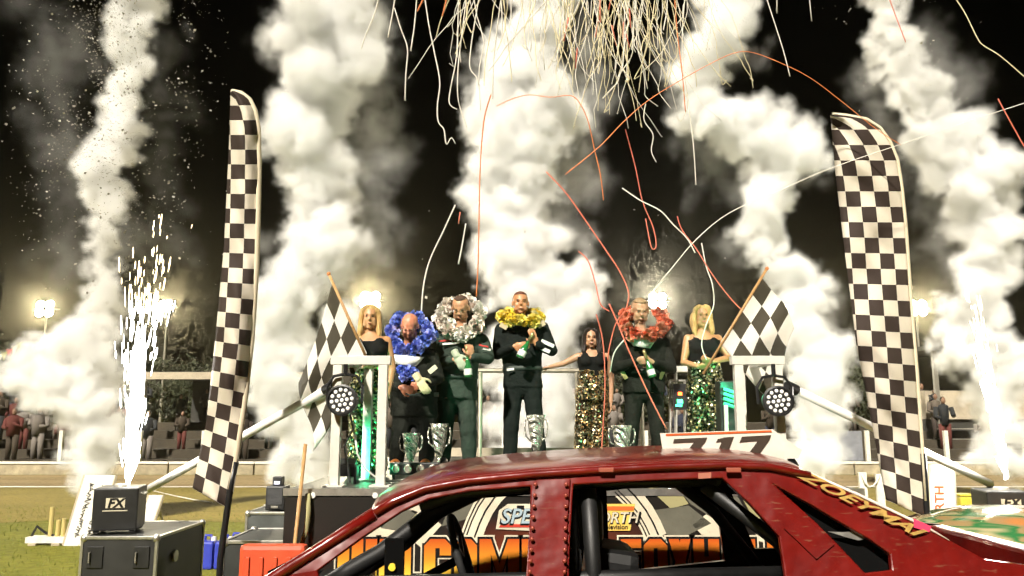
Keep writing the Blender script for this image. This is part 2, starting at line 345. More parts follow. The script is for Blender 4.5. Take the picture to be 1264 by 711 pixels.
def glyph(ch, w):
    s = 0.30 if ch not in "MW" else 0.26
    S = min(s, w * .42); h = 0.2
    if ch == 'E': return [R4(0, 0, S, 1), R4(0, 1 - h, w, 1), R4(0, .4, w * .88, .4 + h), R4(0, 0, w, h)]
    if ch == 'F': return [R4(0, 0, S, 1), R4(0, 1 - h, w, 1), R4(0, .4, w * .88, .4 + h)]
    if ch == 'L': return [R4(0, 0, S, 1), R4(0, 0, w, h)]
    if ch == 'T': return [R4(0, 1 - h, w, 1), R4(w / 2 - S / 2, 0, w / 2 + S / 2, 1)]
    if ch == 'H': return [R4(0, 0, S, 1), R4(w - S, 0, w, 1), R4(0, .4, w, .62)]
    if ch in 'OC':
        c = .14
        P = [R4(0, c, S, 1 - c), [(0, 1 - c), (S, 1 - c), (w - S, 1 - c), (w, 1 - c), (w - c, 1), (c, 1)], [(c, 0), (w - c, 0), (w, c), (w - S, c), (S, c), (0, c)],
             [(S, 1 - c), (S, 1 - h), (w - S, 1 - h), (w - S, 1 - c)], [(S, c), (w - S, c), (w - S, h), (S, h)]]
        P += [R4(w - S, c, w, 1 - c)] if ch == 'O' else [R4(w - S, .64, w, 1 - c), R4(w - S, c, w, .36)]
        return P
    if ch == 'M': return [R4(0, 0, S, 1), R4(w - S, 0, w, 1), [(S, 1), (w / 2, .45), (w / 2, .05), (S * .6, 1)], [(w - S, 1), (w - S * .6, 1), (w / 2, .05), (w / 2, .45)]]
    if ch == 'W': return [R4(0, 0, S, 1), R4(w - S, 0, w, 1), R4(w / 2 - S / 2, .0, w / 2 + S / 2, 1), R4(0, 0, w, .18)]
    if ch == 'X': return [[(0, 0), (S * 1.1, 0), (w, 1), (w - S * 1.1, 1)], [(w - S * 1.1, 0), (w, 0), (S * 1.1, 1), (0, 1)]]
    if ch == 'A': return [[(0, 0), (S, 0), (w / 2 + S * .4, 1), (w / 2 - S * .5, 1)], [(w - S, 0), (w, 0), (w / 2 + S * .5, 1), (w / 2 - S * .4, 1)], R4(w * .25, .22, w * .75, .4)]
def grow(poly, d):
    n = len(poly); c = Vector((sum(p[0] for p in poly) / n, sum(p[1] for p in poly) / n)); out = []
    for i in range(n):
        p0, p1, p2 = Vector(poly[i - 1]), Vector(poly[i]), Vector(poly[(i + 1) % n])
        e1, e2 = (p1 - p0).normalized(), (p2 - p1).normalized(); n1, n2 = Vector((e1.y, -e1.x)), Vector((e2.y, -e2.x))
        if n1.dot(p1 - c) < 0 and n2.dot(p1 - c) < 0: n1, n2 = -n1, -n2
        k = n1 + n2; k = k / max(.6, k.length_squared / 2) if k.length > 1e-4 else n1
        q = p1 + k * d; out.append((q.x, q.y))
    return out

# ------------------------------------------------------------ the stage
DZ = 1.12; SX0, SX1, SY0, SY1 = -1.52, 2.35, 5.5, 9.9
st = empty("stage", (.4, 7.7, 0), "raised podium stage with dark deck panels and a banner front", "stage")
M_DECK = mat("deck_board", (.05, .05, .045), .45, var=.4, vscale=5, bump=.15, bscale=90); M_ALU = mat("aluminium", (.55, .53, .48), .32, metal=.85, var=.15, vscale=20)
nx, ny = 4, 4
for i in range(nx):
    for j in range(ny):
        x0 = SX0 + (SX1 - SX0) * i / nx; x1 = SX0 + (SX1 - SX0) * (i + 1) / nx; y0 = SY0 + (SY1 - SY0) * j / ny; y1 = SY0 + (SY1 - SY0) * (j + 1) / ny
        b = MB(); b.box((x0 + .004, y0 + .004, DZ - .09), (x1 - .004, y1 - .004, DZ), bev=.006); obj("deck_panel", b, M_DECK, st)
for i in range(nx + 1):
    for j in range(ny + 1):
        x = min(max(SX0 + (SX1 - SX0) * i / nx, SX0 + .05), SX1 - .05); y = min(max(SY0 + (SY1 - SY0) * j / ny, SY0 + .08), SY1 - .05)
        b = MB(); b.tube([(x, y, 0), (x, y, DZ - .092)], .024, 8); obj("leg", b, M_ALU, st)
b = MB(); b.box((SX0 - .012, SY0 - .02, DZ - .04), (SX1 + .012, SY0 - .003, DZ + .008)); obj("edge_trim", b, M_ALU, st)

# printed banner along the stage front
BY = SY0 - .012; ba = empty("banner", (.4, BY, .1), "dark printed WELCOME banner with gold block letters on the stage front", "banner")
m = bpy.data.materials.new("banner_print"); m.use_nodes = True; N = m.node_tree.nodes; L = m.node_tree.links; P = N["Principled BSDF"]
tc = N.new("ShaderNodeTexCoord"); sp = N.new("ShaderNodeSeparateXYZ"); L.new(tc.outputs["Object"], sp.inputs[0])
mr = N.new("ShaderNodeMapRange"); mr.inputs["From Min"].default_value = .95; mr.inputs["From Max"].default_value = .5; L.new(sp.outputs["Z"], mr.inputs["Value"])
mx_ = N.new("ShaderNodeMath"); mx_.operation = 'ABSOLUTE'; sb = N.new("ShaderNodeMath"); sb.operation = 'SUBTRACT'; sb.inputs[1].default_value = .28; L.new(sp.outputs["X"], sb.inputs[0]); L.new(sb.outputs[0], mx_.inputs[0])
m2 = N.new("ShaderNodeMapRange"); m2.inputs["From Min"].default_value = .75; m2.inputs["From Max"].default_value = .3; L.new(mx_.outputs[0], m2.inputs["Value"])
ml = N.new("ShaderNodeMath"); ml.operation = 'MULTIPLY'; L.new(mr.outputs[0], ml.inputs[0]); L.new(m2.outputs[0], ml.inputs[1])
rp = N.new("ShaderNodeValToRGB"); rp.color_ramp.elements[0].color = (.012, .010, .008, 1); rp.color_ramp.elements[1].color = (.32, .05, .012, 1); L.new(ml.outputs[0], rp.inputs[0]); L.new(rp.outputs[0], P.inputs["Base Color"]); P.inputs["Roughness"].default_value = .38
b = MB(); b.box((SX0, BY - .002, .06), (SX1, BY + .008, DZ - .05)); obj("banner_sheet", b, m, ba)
M_CREAM = mat("print_cream", (.62, .56, .42), .5, var=.2, vscale=4); M_GREY = mat("print_grey", (.12, .115, .085), .5, var=.25, vscale=3); M_OLIVE = mat("print_olive", (.32, .29, .14), .5); M_INK = mat("print_black", (.006, .006, .006), .4); M_WHITE = mat("print_white", (.75, .73, .68), .5)
def flat(name, poly, y, m, parent=ba):   # poly of photo pixels laid on the banner
    pts = [at(a, c, y) for a, c in poly]; b = MB(); b.prism(pts, (0, .002, 0)); return obj(name, b, m, parent)
# waving chequered flag print either side
for poly, mm in (([(430, 668), (455, 648), (492, 655), (474, 672)], M_CREAM), ([(496, 624), (524, 610), (528, 624), (516, 636)], M_CREAM), ([(470, 652), (497, 625), (516, 632), (490, 655)], M_GREY), ([(490, 656), (514, 634), (526, 640), (505, 662)], M_OLIVE),
                 ([(505, 664), (536, 640), (545, 648), (520, 676)], M_CREAM), ([(545, 650), (560, 610), (592, 602), (578, 640)], M_GREY), ([(800, 602), (838, 604), (850, 622), (828, 628)], M_OLIVE), ([(805, 630), (850, 624), (878, 646), (840, 665), (825, 662)], M_GREY), ([(852, 622), (840, 606), (870, 604), (880, 640)], M_GREY),
                 ([(855, 648), (878, 630), (904, 634), (902, 664), (866, 660)], M_CREAM), ([(910, 604), (930, 612), (948, 640), (930, 640)], M_OLIVE), ([(928, 642), (962, 655), (958, 672), (936, 668)], M_CREAM), ([(880, 600), (905, 603), (926, 640), (890, 628)], M_GREY)):
    flat("flag_print", poly, BY - .004, mm)
# arcing tyre tracks
def arc_band(pts, w, off, y, m, nm="tyre_track"):
    L_, R_ = [], []
    for i, p in enumerate(pts):
        a = Vector(pts[max(0, i - 1)]); c = Vector(pts[min(len(pts) - 1, i + 1)]); t = (c - a).normalized(); n = Vector((-t.y, t.x)); q = Vector(p) + n * off
        L_.append(q + n * w / 2); R_.append(q - n * w / 2)
    b = MB(); b.add([at(q.x, q.y, y) for q in L_ + R_], [(i, i + 1, len(L_) + i + 1, len(L_) + i) for i in range(len(L_) - 1)]); obj(nm, b, m, ba, rec=False)
A1 = [(620, 598), (607, 612), (596, 628), (588, 645), (581, 664)]; A2 = [(766, 600), (781, 615), (794, 632), (803, 648), (810, 664)]
for A in (A1, A2):
    arc_band(A, 27, 0, BY - .006, M_CREAM); arc_band(A, 2, -4, BY - .008, M_INK); arc_band(A, 1.6, 6, BY - .008, M_INK); arc_band(A, 1.6, 10, BY - .008, M_INK)
# gradient fill for the big letters
mg = bpy.data.materials.new("gold_gradient"); mg.use_nodes = True; N = mg.node_tree.nodes; L = mg.node_tree.links; P = N["Principled BSDF"]; tc = N.new("ShaderNodeTexCoord"); sp = N.new("ShaderNodeSeparateXYZ"); L.new(tc.outputs["Object"], sp.inputs[0])
mr = N.new("ShaderNodeMapRange"); mr.inputs["From Min"].default_value = .56; mr.inputs["From Max"].default_value = .80; L.new(sp.outputs["Z"], mr.inputs["Value"]); rp = N.new("ShaderNodeValToRGB")
rp.color_ramp.elements[0].color = (.85, .6, .06, 1); rp.color_ramp.elements[1].color = (.5, .08, .01, 1); e = rp.color_ramp.elements.new(.45); e.color = (.7, .27, .02, 1); L.new(mr.outputs[0], rp.inputs[0]); L.new(rp.outputs[0], P.inputs["Base Color"]); P.inputs["Roughness"].default_value = .4
ZT, LH = .802, .29
for ch, a, c in (('W', 418, 466), ('E', 469, 496), ('L', 499, 520), ('C', 524, 557), ('O', 561, 589), ('M', 592, 641), ('E', 644, 668), ('T', 693, 716), ('O', 718, 744), ('F', 766, 791), ('O', 794, 823), ('X', 825, 852), ('H', 855, 887), ('A', 890, 920), ('L', 923, 943), ('L', 946, 966)):
    x0, x1 = at(a, 670, BY).x, at(c, 670, BY).x; w = (x1 - x0) / LH
    for k, (g, mm, dy) in enumerate(((.085, M_CREAM, .009), (.05, M_INK, .0115), (0, mg, .014))):
        b = MB()
        for q, poly in enumerate(glyph(ch, w)):
            pts = [(x0 + X * LH, BY - dy - q * .0002, ZT - LH + Z * LH) for X, Z in (grow(poly, g) if g else poly)]
            b.add(pts, [tuple(range(len(pts)))])
        obj(("letter_outline", "letter_black_border", "letter")[k], b, mm, ba, rec=False)  # cream border, black border, then the gold letter face
# logo: silver and gold name over a small chequer, hidden in the middle by the car pillar
flat("logo_plate", [(612, 653), (616, 630), (627, 622), (690, 622), (690, 657)], BY - .010, M_CREAM); flat("logo_stripe", [(616, 651), (618, 647), (660, 647), (660, 651)], BY - .0125, mat("print_red", (.5, .04, .02), .5))
for i in range(7):
    for j in range(2):
        if (i + j) % 2: flat("logo_check", [(629 + i * 9, 624 + j * 5), (638 + i * 9, 624 + j * 5), (638 + i * 9, 629 + j * 5), (629 + i * 9, 629 + j * 5)], BY - .0125, M_INK)
flat("logo_panel", [(726, 655), (722, 622), (784, 622), (778, 655)], BY - .010, mat("print_gold", (.75, .5, .1), .5)); flat("logo_stripe", [(724, 630), (723, 625), (783, 625), (782, 630)], BY - .0125, mat("print_orange", (.6, .12, .02), .5))
M_SILV = mat("print_silver", (.35, .45, .5), .35)
def px_text(txt, a, c, y, size_px, m, dy, **k):
    p = at((a + c) / 2, y, BY - dy); lettering(txt, size_px / ppm(BY, p.z), p, (1, 0, 0), (0, 0, 1), m, ba, ext=.001, **k)
px_text("SPEDE", 613, 690, 639, 26, M_INK, .014, shear=.25, bold=.006); px_text("SPEDE", 613, 690, 638, 25, M_SILV, .0165, shear=.25, bold=.002)
px_text("WORTH", 724, 782, 640, 19, M_INK, .014, shear=.25, bold=.004); px_text("WORTH", 724, 782, 639.5, 18, M_CREAM, .0165, shear=.25, bold=.001); px_text("television", 740, 780, 650.5, 8, M_INK, .0135, bold=.0005)
for a in (386, 463):
    p = at(a, 611.5, BY - .012); b = MB(); b.lathe([(.0, -.004), (.019, -.004), (.019, .004), (.0, .006)], p, 12, M=Matrix.Rotation(pi / 2, 3, 'X')); obj("eyelet", b, M_WHITE, ba)

# U-shaped white frames at the front corners
M_WFR = mat("frame_white", (.62, .6, .53), .5, var=.12, vscale=8, bump=.1)
def corner_frame(xi, xo, Y, lab):
    t = empty("corner_frame", (at(xi, 600, Y).x, Y, DZ), lab, "frame", "white goal frames on the stage corners")
    X0, X1 = at(xi, 590, Y).x, at(xo, 590, Y).x; zt = at(xi, 445, Y).z; w = .032
    for X, yy in ((X0, Y), (X1, Y), (X1 + (.13 if X1 < X0 else -.13), Y + .5)):
        b = MB(); b.box((X - w, yy - w, DZ + .001), (X + w, yy + w, zt - w), bev=.004); obj("post", b, M_WFR, t)
        b = MB(); b.box((X - .07, yy - .07, DZ + .0005), (X + .07, yy + .07, DZ + .012)); obj("foot_plate", b, M_WFR, t)
    b = MB(); b.box((min(X0, X1) - w - .02, Y - w - .002, zt - w + .001), (max(X0, X1) + w + .02, Y + w + .002, zt + w), bev=.004); obj("crossbar", b, M_WFR, t)
    b = MB(); b.box((X1 - w + (.03 if X1 < X0 else -.03), Y + w + .004, zt - w + .004), (X1 + w + (.03 if X1 < X0 else -.03), Y + .55, zt + w - .004), bev=.004); obj("side_bar", b, M_WFR, t)
    return X0, X1, zt
LX0, LX1, LZ = corner_frame(470, 413, 5.72, "white square-section frame on the left stage corner carrying a lamp")
RX0, RX1, RZ = corner_frame(917, 966, 5.85, "white square-section frame on the right stage corner carrying a lamp")
# round LED lamps hung on the frames
M_LED = mat("led_lens", (.8, .78, .7), .15, emit=(1, .95, .85), estr=.35)
def par_can(px, py, Y, zt, lab):
    p = at(px, py, Y); t = empty("stage_lamp", tuple(p), lab, "stage lamp", "round LED lamps hung on the frames"); r = .108
    Mx = Matrix.Rotation(pi / 2, 3, 'X') @ Matrix.Rotation(radians(-4), 3, 'Y')
    b = MB(); b.lathe([(.0, -.16), (.06, -.16), (.085, -.12), (.1, -.03), (r, 0), (r, .03), (.096, .034), (.096, .022), (.0, .022)], p, 28, M=Mx); h = obj("lamp_body", b, M_BLACK, t, smooth=False)
    b = MB()
    for ring, n in ((0, 1), (.036, 6), (.072, 12)):
        for k in range(n):
            a = 2 * pi * k / n + .15; q = p + Mx @ Vector((ring * cos(a), ring * sin(a), .022)); b.ball(q, .0135, 8)
    lc = obj("led_cluster", b, M_LED, t, smooth=True); lc["kind"] = "stuff"
    b = MB(); b.tube([p + Vector((s, .06, z)) for s, z in ((-.12, -.02), (-.125, .1), (-.08, .17), (0, .185), (.08, .17), (.125, .1), (.12, -.02))], .011, 6); obj("yoke", b, M_BLACKM, t)
    b = MB(); b.tube([p + Vector((0, .06, .18)), (p.x, p.y + .06, zt - .03)], .016, 8); obj("clamp", b, M_BLACKM, t)
    b = MB(); b.tube([p + Vector((.02, .12, -.05)), p + Vector((.05, .15, -.2)), p + Vector((-.02, .2, -.32)), (p.x + .03, p.y + .2, DZ + .02)], .008, 5); obj("cable", b, M_BLACK, t)
par_can(423, 494, 5.6, LZ, "round black LED lamp hanging in the left corner frame"); par_can(960, 495, 5.72, RZ, "round black LED lamp hanging in the right corner frame")
# small floor lamps throwing green light across the deck
def floor_lamp(px, py, Y, sz, lab, aim, en):
    p = at(px, py, Y); t = empty("floor_lamp", (p.x, Y, DZ), lab, "floor lamp")
    M = Matrix.Translation((p.x, Y, DZ + .1)); b = MB(); b.box((-sz, -.05, -.03), (sz, .05, .07), M=M @ Matrix.Rotation(radians(25), 4, 'X'), bev=.008); h = obj("housing", b, M_BLACK, t)
    b = MB(); b.box((-sz * .85, .052, -.02), (sz * .85, .056, .06), M=M @ Matrix.Rotation(radians(25), 4, 'X')); obj("lens", b, mat("green_lens", (.1, .9, .5), .3, emit=(.05, 1, .45), estr=6), h)
    for s in (-1, 1): b = MB(); b.box((s * sz * 1.02 - .01, -.05, -.098), (s * sz * 1.02 + .01, .05, .03), M=M); obj("bracket", b, M_BLACKM, t)
    l = bpy.data.lights.new("green_light", 'SPOT'); l.energy = en; l.color = (.04, 1, .42); l.spot_size = radians(110); l.spot_blend = .5; l.shadow_soft_size = .04
    lo = bpy.data.objects.new("green_light", l); COL.objects.link(lo); lp = Vector((p.x, Y + .12, DZ + .14)); put(lo, t); lo.location = lp; lo.rotation_euler = (Vector(aim) - lp).to_track_quat('-Z', 'Y').to_euler()
floor_lamp(425, 590, 5.95, .085, "small black floor lamp inside the left corner frame", (-.2, 8.2, 1.9), 20)
floor_lamp(968, 588, 6.15, .085, "small black floor lamp inside the right corner frame", (1.3, 8.6, 1.9), 26)
# bar with four lamps on the deck
t = empty("light_bar", tuple(at(512, 585, 6.25)), "black bar of four small round lamps on the deck below the trophies", "light bar")
b = MB(); q = at(512, 584, 6.25); b.box((q.x - .19, 6.22, DZ + .045), (q.x + .19, 6.3, DZ + .135), bev=.008); obj("bar", b, M_BLACK, t)
for k in range(4):
    c = Vector((q.x - .14 + .093 * k, 6.218, DZ + .09)); b = MB(); b.lathe([(0, -.01), (.03, -.01), (.032, .008), (.026, .01), (.02, .004), (0, .002)], c, 14, M=Matrix.Rotation(pi / 2, 3, 'X')); obj("lamp", b, mat("lamp_chrome", (.7, .66, .55), .2, metal=.7), t)
for s in (-.16, .16): b = MB(); b.box((q.x + s - .01, 6.23, DZ + .001), (q.x + s + .01, 6.29, DZ + .044)); obj("bracket", b, M_BLACKM, t)
# cable trailing on the deck
b = MB(); b.tube([at(x, y, Y) for x, y, Y in ((438, 535, 5.75), (441, 560, 5.77), (450, 578, 5.78), (462, 588, 5.8), (480, 594, 5.85), (500, 592, 5.95), (520, 588, 6.1))], .008, 6)
tag(obj("cable", b, mat("pale_cable", (.6, .62, .55), .5), smooth=True), "pale cable drooping from the left frame onto the deck", "cable")
# back railing
RY = 9.62; t = empty("railing", (.5, RY, DZ), "steel hand railing along the back of the stage", "railing"); zt = at(640, 457.5, RY).z; M_RAIL = mat("rail_steel", (.5, .46, .36), .35, metal=.7, var=.2, vscale=15)
b = MB(); b.tube([(-1.45, RY, zt), (2.3, RY, zt)], .028, 10); obj("top_rail", b, M_RAIL, t)
for x in (-1.4, -.45, at(593, 500, RY).x, .78, 1.55, 2.25): b = MB(); b.tube([(x, RY, DZ + .001), (x, RY, zt - .02)], .024, 8); obj("post", b, M_RAIL, t)
b = MB(); b.box((-1.45, RY - .012, DZ + .02), (2.3, RY + .012, DZ + .12)); obj("kick_board", b, M_BEIGE, t)
# stand with a lit controller, back right of the stage
t = empty("equipment_stand", tuple(at(834, 560, 9.0)), "steel stand holding a lit dimmer unit beside the woman in sequins", "stand")
def bar(a, c, r, m, nm, tt): b = MB(); b.tube([a, c], r, 8); return obj(nm, b, m, tt)
Y = 9.0
bar(at(834, 566, Y), at(834, 455, Y), .02, M_ALU, "pole", t); bar(at(827, 545, Y), at(827, 470, Y), .013, M_ALU, "side_tube", t); bar(at(845, 545, Y), at(845, 470, Y), .013, M_ALU, "side_tube", t); bar(at(826, 470, Y), at(846, 470, Y), .013, M_ALU, "side_tube", t)
b = MB(); q0, q1 = at(819, 452, Y), at(848, 459, Y); b.box((q0.x, Y - .03, q1.z), (q1.x, Y + .03, q0.z)); obj("crossbar", b, M_WFR, t)
b = MB(); q0, q1 = at(829, 474, Y), at(846, 506, Y); b.box((q0.x, Y - .09, q1.z), (q1.x, Y - .022, q0.z), bev=.006); u = obj("dimmer_unit", b, M_BLACK, t)
for a, c, y0, y1, col, s in ((837, 842, 484, 488, (1, .12, .02), 5), (836, 843, 493, 498, (.05, 1, .35), 5), (834, 842, 499, 502, (.05, .8, .3), 3)):
    q0, q1 = at(a, y0, Y - .1), at(c, y1, Y - .1); b = MB(); b.box((q0.x, Y - .1, q1.z), (q1.x, Y - .0915, q0.z)); obj("display", b, mat("disp%d" % y0, col, .4, emit=col, estr=s), u)
# slatted unit behind the right frame; green light is put into its slat colour
t = empty("slatted_unit", tuple(at(902, 520, 7.6)), "black slatted unit catching green light beside the right frame", "lamp unit"); Y = 7.6
for k in range(4):
    q0, q1 = at(893, 480 + 6 * k, Y), at(914, 487 + 6 * k, Y); b = MB(); b.tube([q0, q1], .017, 6); obj("slat", b, mat("green_lit_slat", (.08, .45, .25), .3), t)
q0, q1 = at(890, 470, Y), at(922, 568, Y); b = MB(); b.box((q0.x, Y + .05, DZ + .001), (q1.x, Y + .25, q0.z), bev=.01); obj("cabinet", b, M_BLACK, t)
bar(Vector((at(896, 520, Y).x, Y, DZ)), at(896, 500, Y), .02, M_WFR, "leg", t)
l = bpy.data.lights.new("green_light", 'POINT'); l.energy = 6; l.color = (.04, 1, .42); l.shadow_soft_size = .03; lo = bpy.data.objects.new("green_light", l); COL.objects.link(lo); put(lo, t); lo.location = at(903, 478, Y - .15)
# long white booms sloping down from the frames
for a, c, lab in ((at(407, 479, 6.05), at(172, 610, 7.3), "white tubular boom sloping down behind the left feather flag"), (at(977, 479, 6.2), at(1222, 597, 7.1), "white tubular boom sloping down behind the right feather flag")):
    t = empty("boom", tuple(c), lab, "boom", "white booms sloping from the stage"); b = MB(); b.tube([a, c], .034, 12); obj("tube", b, M_WHITE, t, smooth=True)
    b = MB(); b.tube([Vector((c.x, c.y, 0)), Vector((c.x, c.y, c.z + .02))], .03, 8); obj("foot", b, M_BLACKM, t)
    d = (c - a).normalized(); b = MB(); b.tube([a - d * .05, a + d * .05], .042, 12); obj("collar", b, M_BLACKM, t)

# ------------------------------------------------------------ trophies
M_SILVER = bpy.data.materials.new("trophy_silver"); M_SILVER.use_nodes = True; N = M_SILVER.node_tree.nodes; L = M_SILVER.node_tree.links; P = N["Principled BSDF"]; P.inputs["Metallic"].default_value = .75; P.inputs["Roughness"].default_value = .26; P.inputs["Base Color"].default_value = (.8, .77, .66, 1)
tc = N.new("ShaderNodeTexCoord"); wv = N.new("ShaderNodeTexWave"); wv.inputs["Scale"].default_value = 9; wv.inputs["Distortion"].default_value = 7; wv.inputs["Detail"].default_value = 2; wv.bands_direction = 'DIAGONAL'; L.new(tc.outputs["Object"], wv.inputs["Vector"]); bp = N.new("ShaderNodeBump"); bp.inputs["Strength"].default_value = .9; bp.inputs["Distance"].default_value = .03; L.new(wv.outputs["Fac"], bp.inputs["Height"]); L.new(bp.outputs[0], P.inputs["Normal"])
def trophy(px, Y, h, w, lab, tilt=0):
    X = at(px, 560, Y).x; t = empty("trophy", (X, Y, DZ), lab, "trophy", "silver trophy cups on the deck"); k = h
    b = MB(); b.lathe([(0, .001), (w * .75, .001), (w * .78, .05 * k), (w * .5, .09 * k), (0, .09 * k)], (X, Y, DZ), 20); obj("base", b, M_BLACK, t)
    b = MB(); b.lathe([(0, .092 * k), (w * .42, .092 * k), (w * .2, .14 * k), (w * .14, .19 * k), (w * .24, .22 * k), (w * .14, .25 * k), (w * .3, .29 * k), (w * .3, .292 * k), (0, .293 * k)], (X, Y, DZ), 20); obj("stem", b, M_SILVER, t, smooth=True)
    b = MB(); b.lathe([(0, .295 * k), (w * .28, .296 * k), (w * .52, .42 * k), (w * .72, .58 * k), (w * .86, .78 * k), (w * .95, .94 * k), (w * 1.06, 1.0 * k), (w * 1.0, 1.0 * k), (w * .82, .8 * k), (w * .5, .45 * k), (0, .4 * k)], (X, Y, DZ), 28); obj("cup", b, M_SILVER, t, smooth=True)
    for s in (-1, 1):
        b = MB(); b.tube([(X + s * w * .62, Y, DZ + .5 * k), (X + s * w * 1.15, Y, DZ + .6 * k), (X + s * w * 1.3, Y, DZ + .78 * k), (X + s * w * 1.18, Y, DZ + .92 * k), (X + s * w * .95, Y, DZ + .9 * k)], .008, 6); obj("handle", b, M_SILVER, t, smooth=True)
    b = MB(); b.box((X - w * .35, Y - w * .79, DZ + .018), (X + w * .35, Y - w * .77, DZ + .04)); obj("plaque", b, M_ALU, t)
trophy(507, 7.15, .34, .078, "small silver trophy cup by the feet of the driver in blue garland")
trophy(542, 7.25, .42, .078, "silver trophy cup between the drivers in blue and white garlands")
trophy(662, 7.75, .50, .085, "tall silver trophy cup by the leg of the driver in yellow garland")
trophy(768, 7.9, .40, .1, "wide silver trophy cup by the feet of the driver in coral garland")

# ------------------------------------------------------------ feather flags
def checker(name, c1, c2, wrinkle=.25):
    m = bpy.data.materials.new(name); m.use_nodes = True; N = m.node_tree.nodes; L = m.node_tree.links; P = N["Principled BSDF"]
    uv = N.new("ShaderNodeUVMap"); ad = N.new("ShaderNodeVectorMath"); ad.operation = 'ADD'; ad.inputs[1].default_value = (.0, .0, .5); L.new(uv.outputs[0], ad.inputs[0])
    ck = N.new("ShaderNodeTexChecker"); ck.inputs["Scale"].default_value = 1; ck.inputs["Color1"].default_value = (*c1, 1); ck.inputs["Color2"].default_value = (*c2, 1); L.new(ad.outputs[0], ck.inputs["Vector"]); L.new(ck.outputs["Color"], P.inputs["Base Color"])
    tc = N.new("ShaderNodeTexCoord"); nz = N.new("ShaderNodeTexNoise"); nz.inputs["Scale"].default_value = 5; nz.inputs["Detail"].default_value = 4; L.new(tc.outputs["Object"], nz.inputs["Vector"]); bp = N.new("ShaderNodeBump"); bp.inputs["Strength"].default_value = wrinkle; bp.inputs["Distance"].default_value = .05; L.new(nz.outputs["Fac"], bp.inputs["Height"]); L.new(bp.outputs[0], P.inputs["Normal"])
    P.inputs["Roughness"].default_value = .75; P.inputs["Specular IOR Level"].default_value = .2
    tr = N.new("ShaderNodeBsdfTranslucent"); L.new(ck.outputs["Color"], tr.inputs["Color"]); mx = N.new("ShaderNodeMixShader"); mx.inputs[0].default_value = .18; L.new(P.outputs[0], mx.inputs[1]); L.new(tr.outputs[0], mx.inputs[2]); L.new(mx.outputs[0], N["Material Output"].inputs["Surface"])
    return m
M_CHECK = checker("checker_cloth", (.72, .66, .55), (.048, .034, .028)); M_SLEEVE = mat("sleeve_cloth", (.66, .58, .42), .75, bump=.2, bscale=12)
def interp(tab, y):
    for (x0, y0), (x1, y1) in zip(tab, tab[1:]):
        if y0 <= y <= y1: return x0 + (x1 - x0) * (y - y0) / (y1 - y0) if y1 > y0 else x0
    return tab[0][0] if y < tab[0][1] else tab[-1][0]
def feather_flag(left, right, y0, y1, Y, rows, cols, pole_pts, lab, bulge, fold=None, slant=0):
    base = pole_pts[-1]; pb = at(base[0], base[1], Y); t = empty("feather_flag", (pb.x, Y, 0), lab, "feather flag", "tall chequered feather flags")
    b = MB(); uv = []; n = 96; k = 14
    for i in range(n + 1):
        for j in range(k + 1):
            u = j / k; y = y0 + (y1 - y0) * i / n; a, c = interp(left, y), interp(right, y); x = a + (c - a) * u
            yy = y + slant * u * (i / n) ** 3
            dy = bulge * sin(pi * u) * (.6 + .4 * sin(i * .13)) + .022 * sin(i * .31 + u * 5) * (1 - u) + .016 * sin(i * .55 - u * 9 + 1.3) * sin(pi * u) + .012 * noise.noise((u * 4, i * .12, y0)) + .05 * sin(i * .09) * (1 - u)
            p = at(x, yy, Y + dy); b.v.append(tuple(p))
            full = max(interp(left, (y0 + y1) / 2), 0)
            uu = cols * (c - x) / fold if fold else cols * (1 - u)
            uv.append((uu + .02, rows * i / n + .02))
    for i in range(n):
        for j in range(k): b.f.append((i * (k + 1) + j, i * (k + 1) + j + 1, (i + 1) * (k + 1) + j + 1, (i + 1) * (k + 1) + j)); b.m.append(0)
    b.uv = uv; cl = obj("flag_cloth", b, M_CHECK, t, smooth=True, rec=False)
    sd = cl.modifiers.new("thick", 'SOLIDIFY'); sd.thickness = .003
    b = MB(); pts = [at(x, y, Y - .004) for x, y in right[:]]; b.tube(pts, .021, 8, flat=.55); obj("pole_sleeve", b, M_SLEEVE, t, smooth=True)
    b = MB(); b.tube([at(x, y, Y) for x, y in pole_pts[:-1]] + [pb, Vector((pb.x, Y, 0))], .022, 10); obj("pole", b, M_BLACKM, t, smooth=True)
    b = MB(); b.lathe([(0, .001), (.16, .001), (.15, .05), (.05, .09), (0, .09)], (pb.x, Y, 0), 16); obj("base", b, M_BLACK, t)
    for s in (0, 1):
        b = MB(); M = Matrix.Translation((pb.x, Y, .1)) @ Matrix.Rotation(pi / 4 + s * pi / 2, 4, 'Z'); b.box((-.45, -.02, -.09), (.45, .02, -.06), M=M); obj("foot_bar", b, M_BLACKM, t)
feather_flag([(1025, 141), (1032, 220), (1045, 330), (1058, 430), (1070, 490), (1083, 560), (1094, 618)], [(1028, 141), (1060, 143), (1085, 156), (1099, 175), (1108, 195), (1113, 225), (1118, 270), (1124, 360), (1132, 460), (1139, 560), (1145, 640)][0:1] + [(1045, 142.5), (1070, 147), (1087, 158), (1099, 175), (1108, 197), (1113, 228), (1118, 275), (1124, 360), (1132, 460), (1139, 560), (1143, 618)], 141.5, 617, 5.6, 25, 4.3,
             [(1139, 560), (1143, 618), (1146, 660)], "tall chequered feather flag standing at the right of the stage", -.10, fold=76, slant=22)
feather_flag([(285, 112), (283, 180), (277, 300), (268, 400), (255, 520), (238, 602)], [(286, 112), (297, 114), (308, 122), (315, 136), (319, 158), (320, 200), (319, 260), (317, 330), (311, 420), (302, 500), (291, 570), (284, 604)], 112.5, 603, 5.6, 27, 3.0,
             [(291, 570), (284, 604), (272, 690)], "tall chequered feather flag standing at the left of the stage", -.13, fold=52, slant=26)

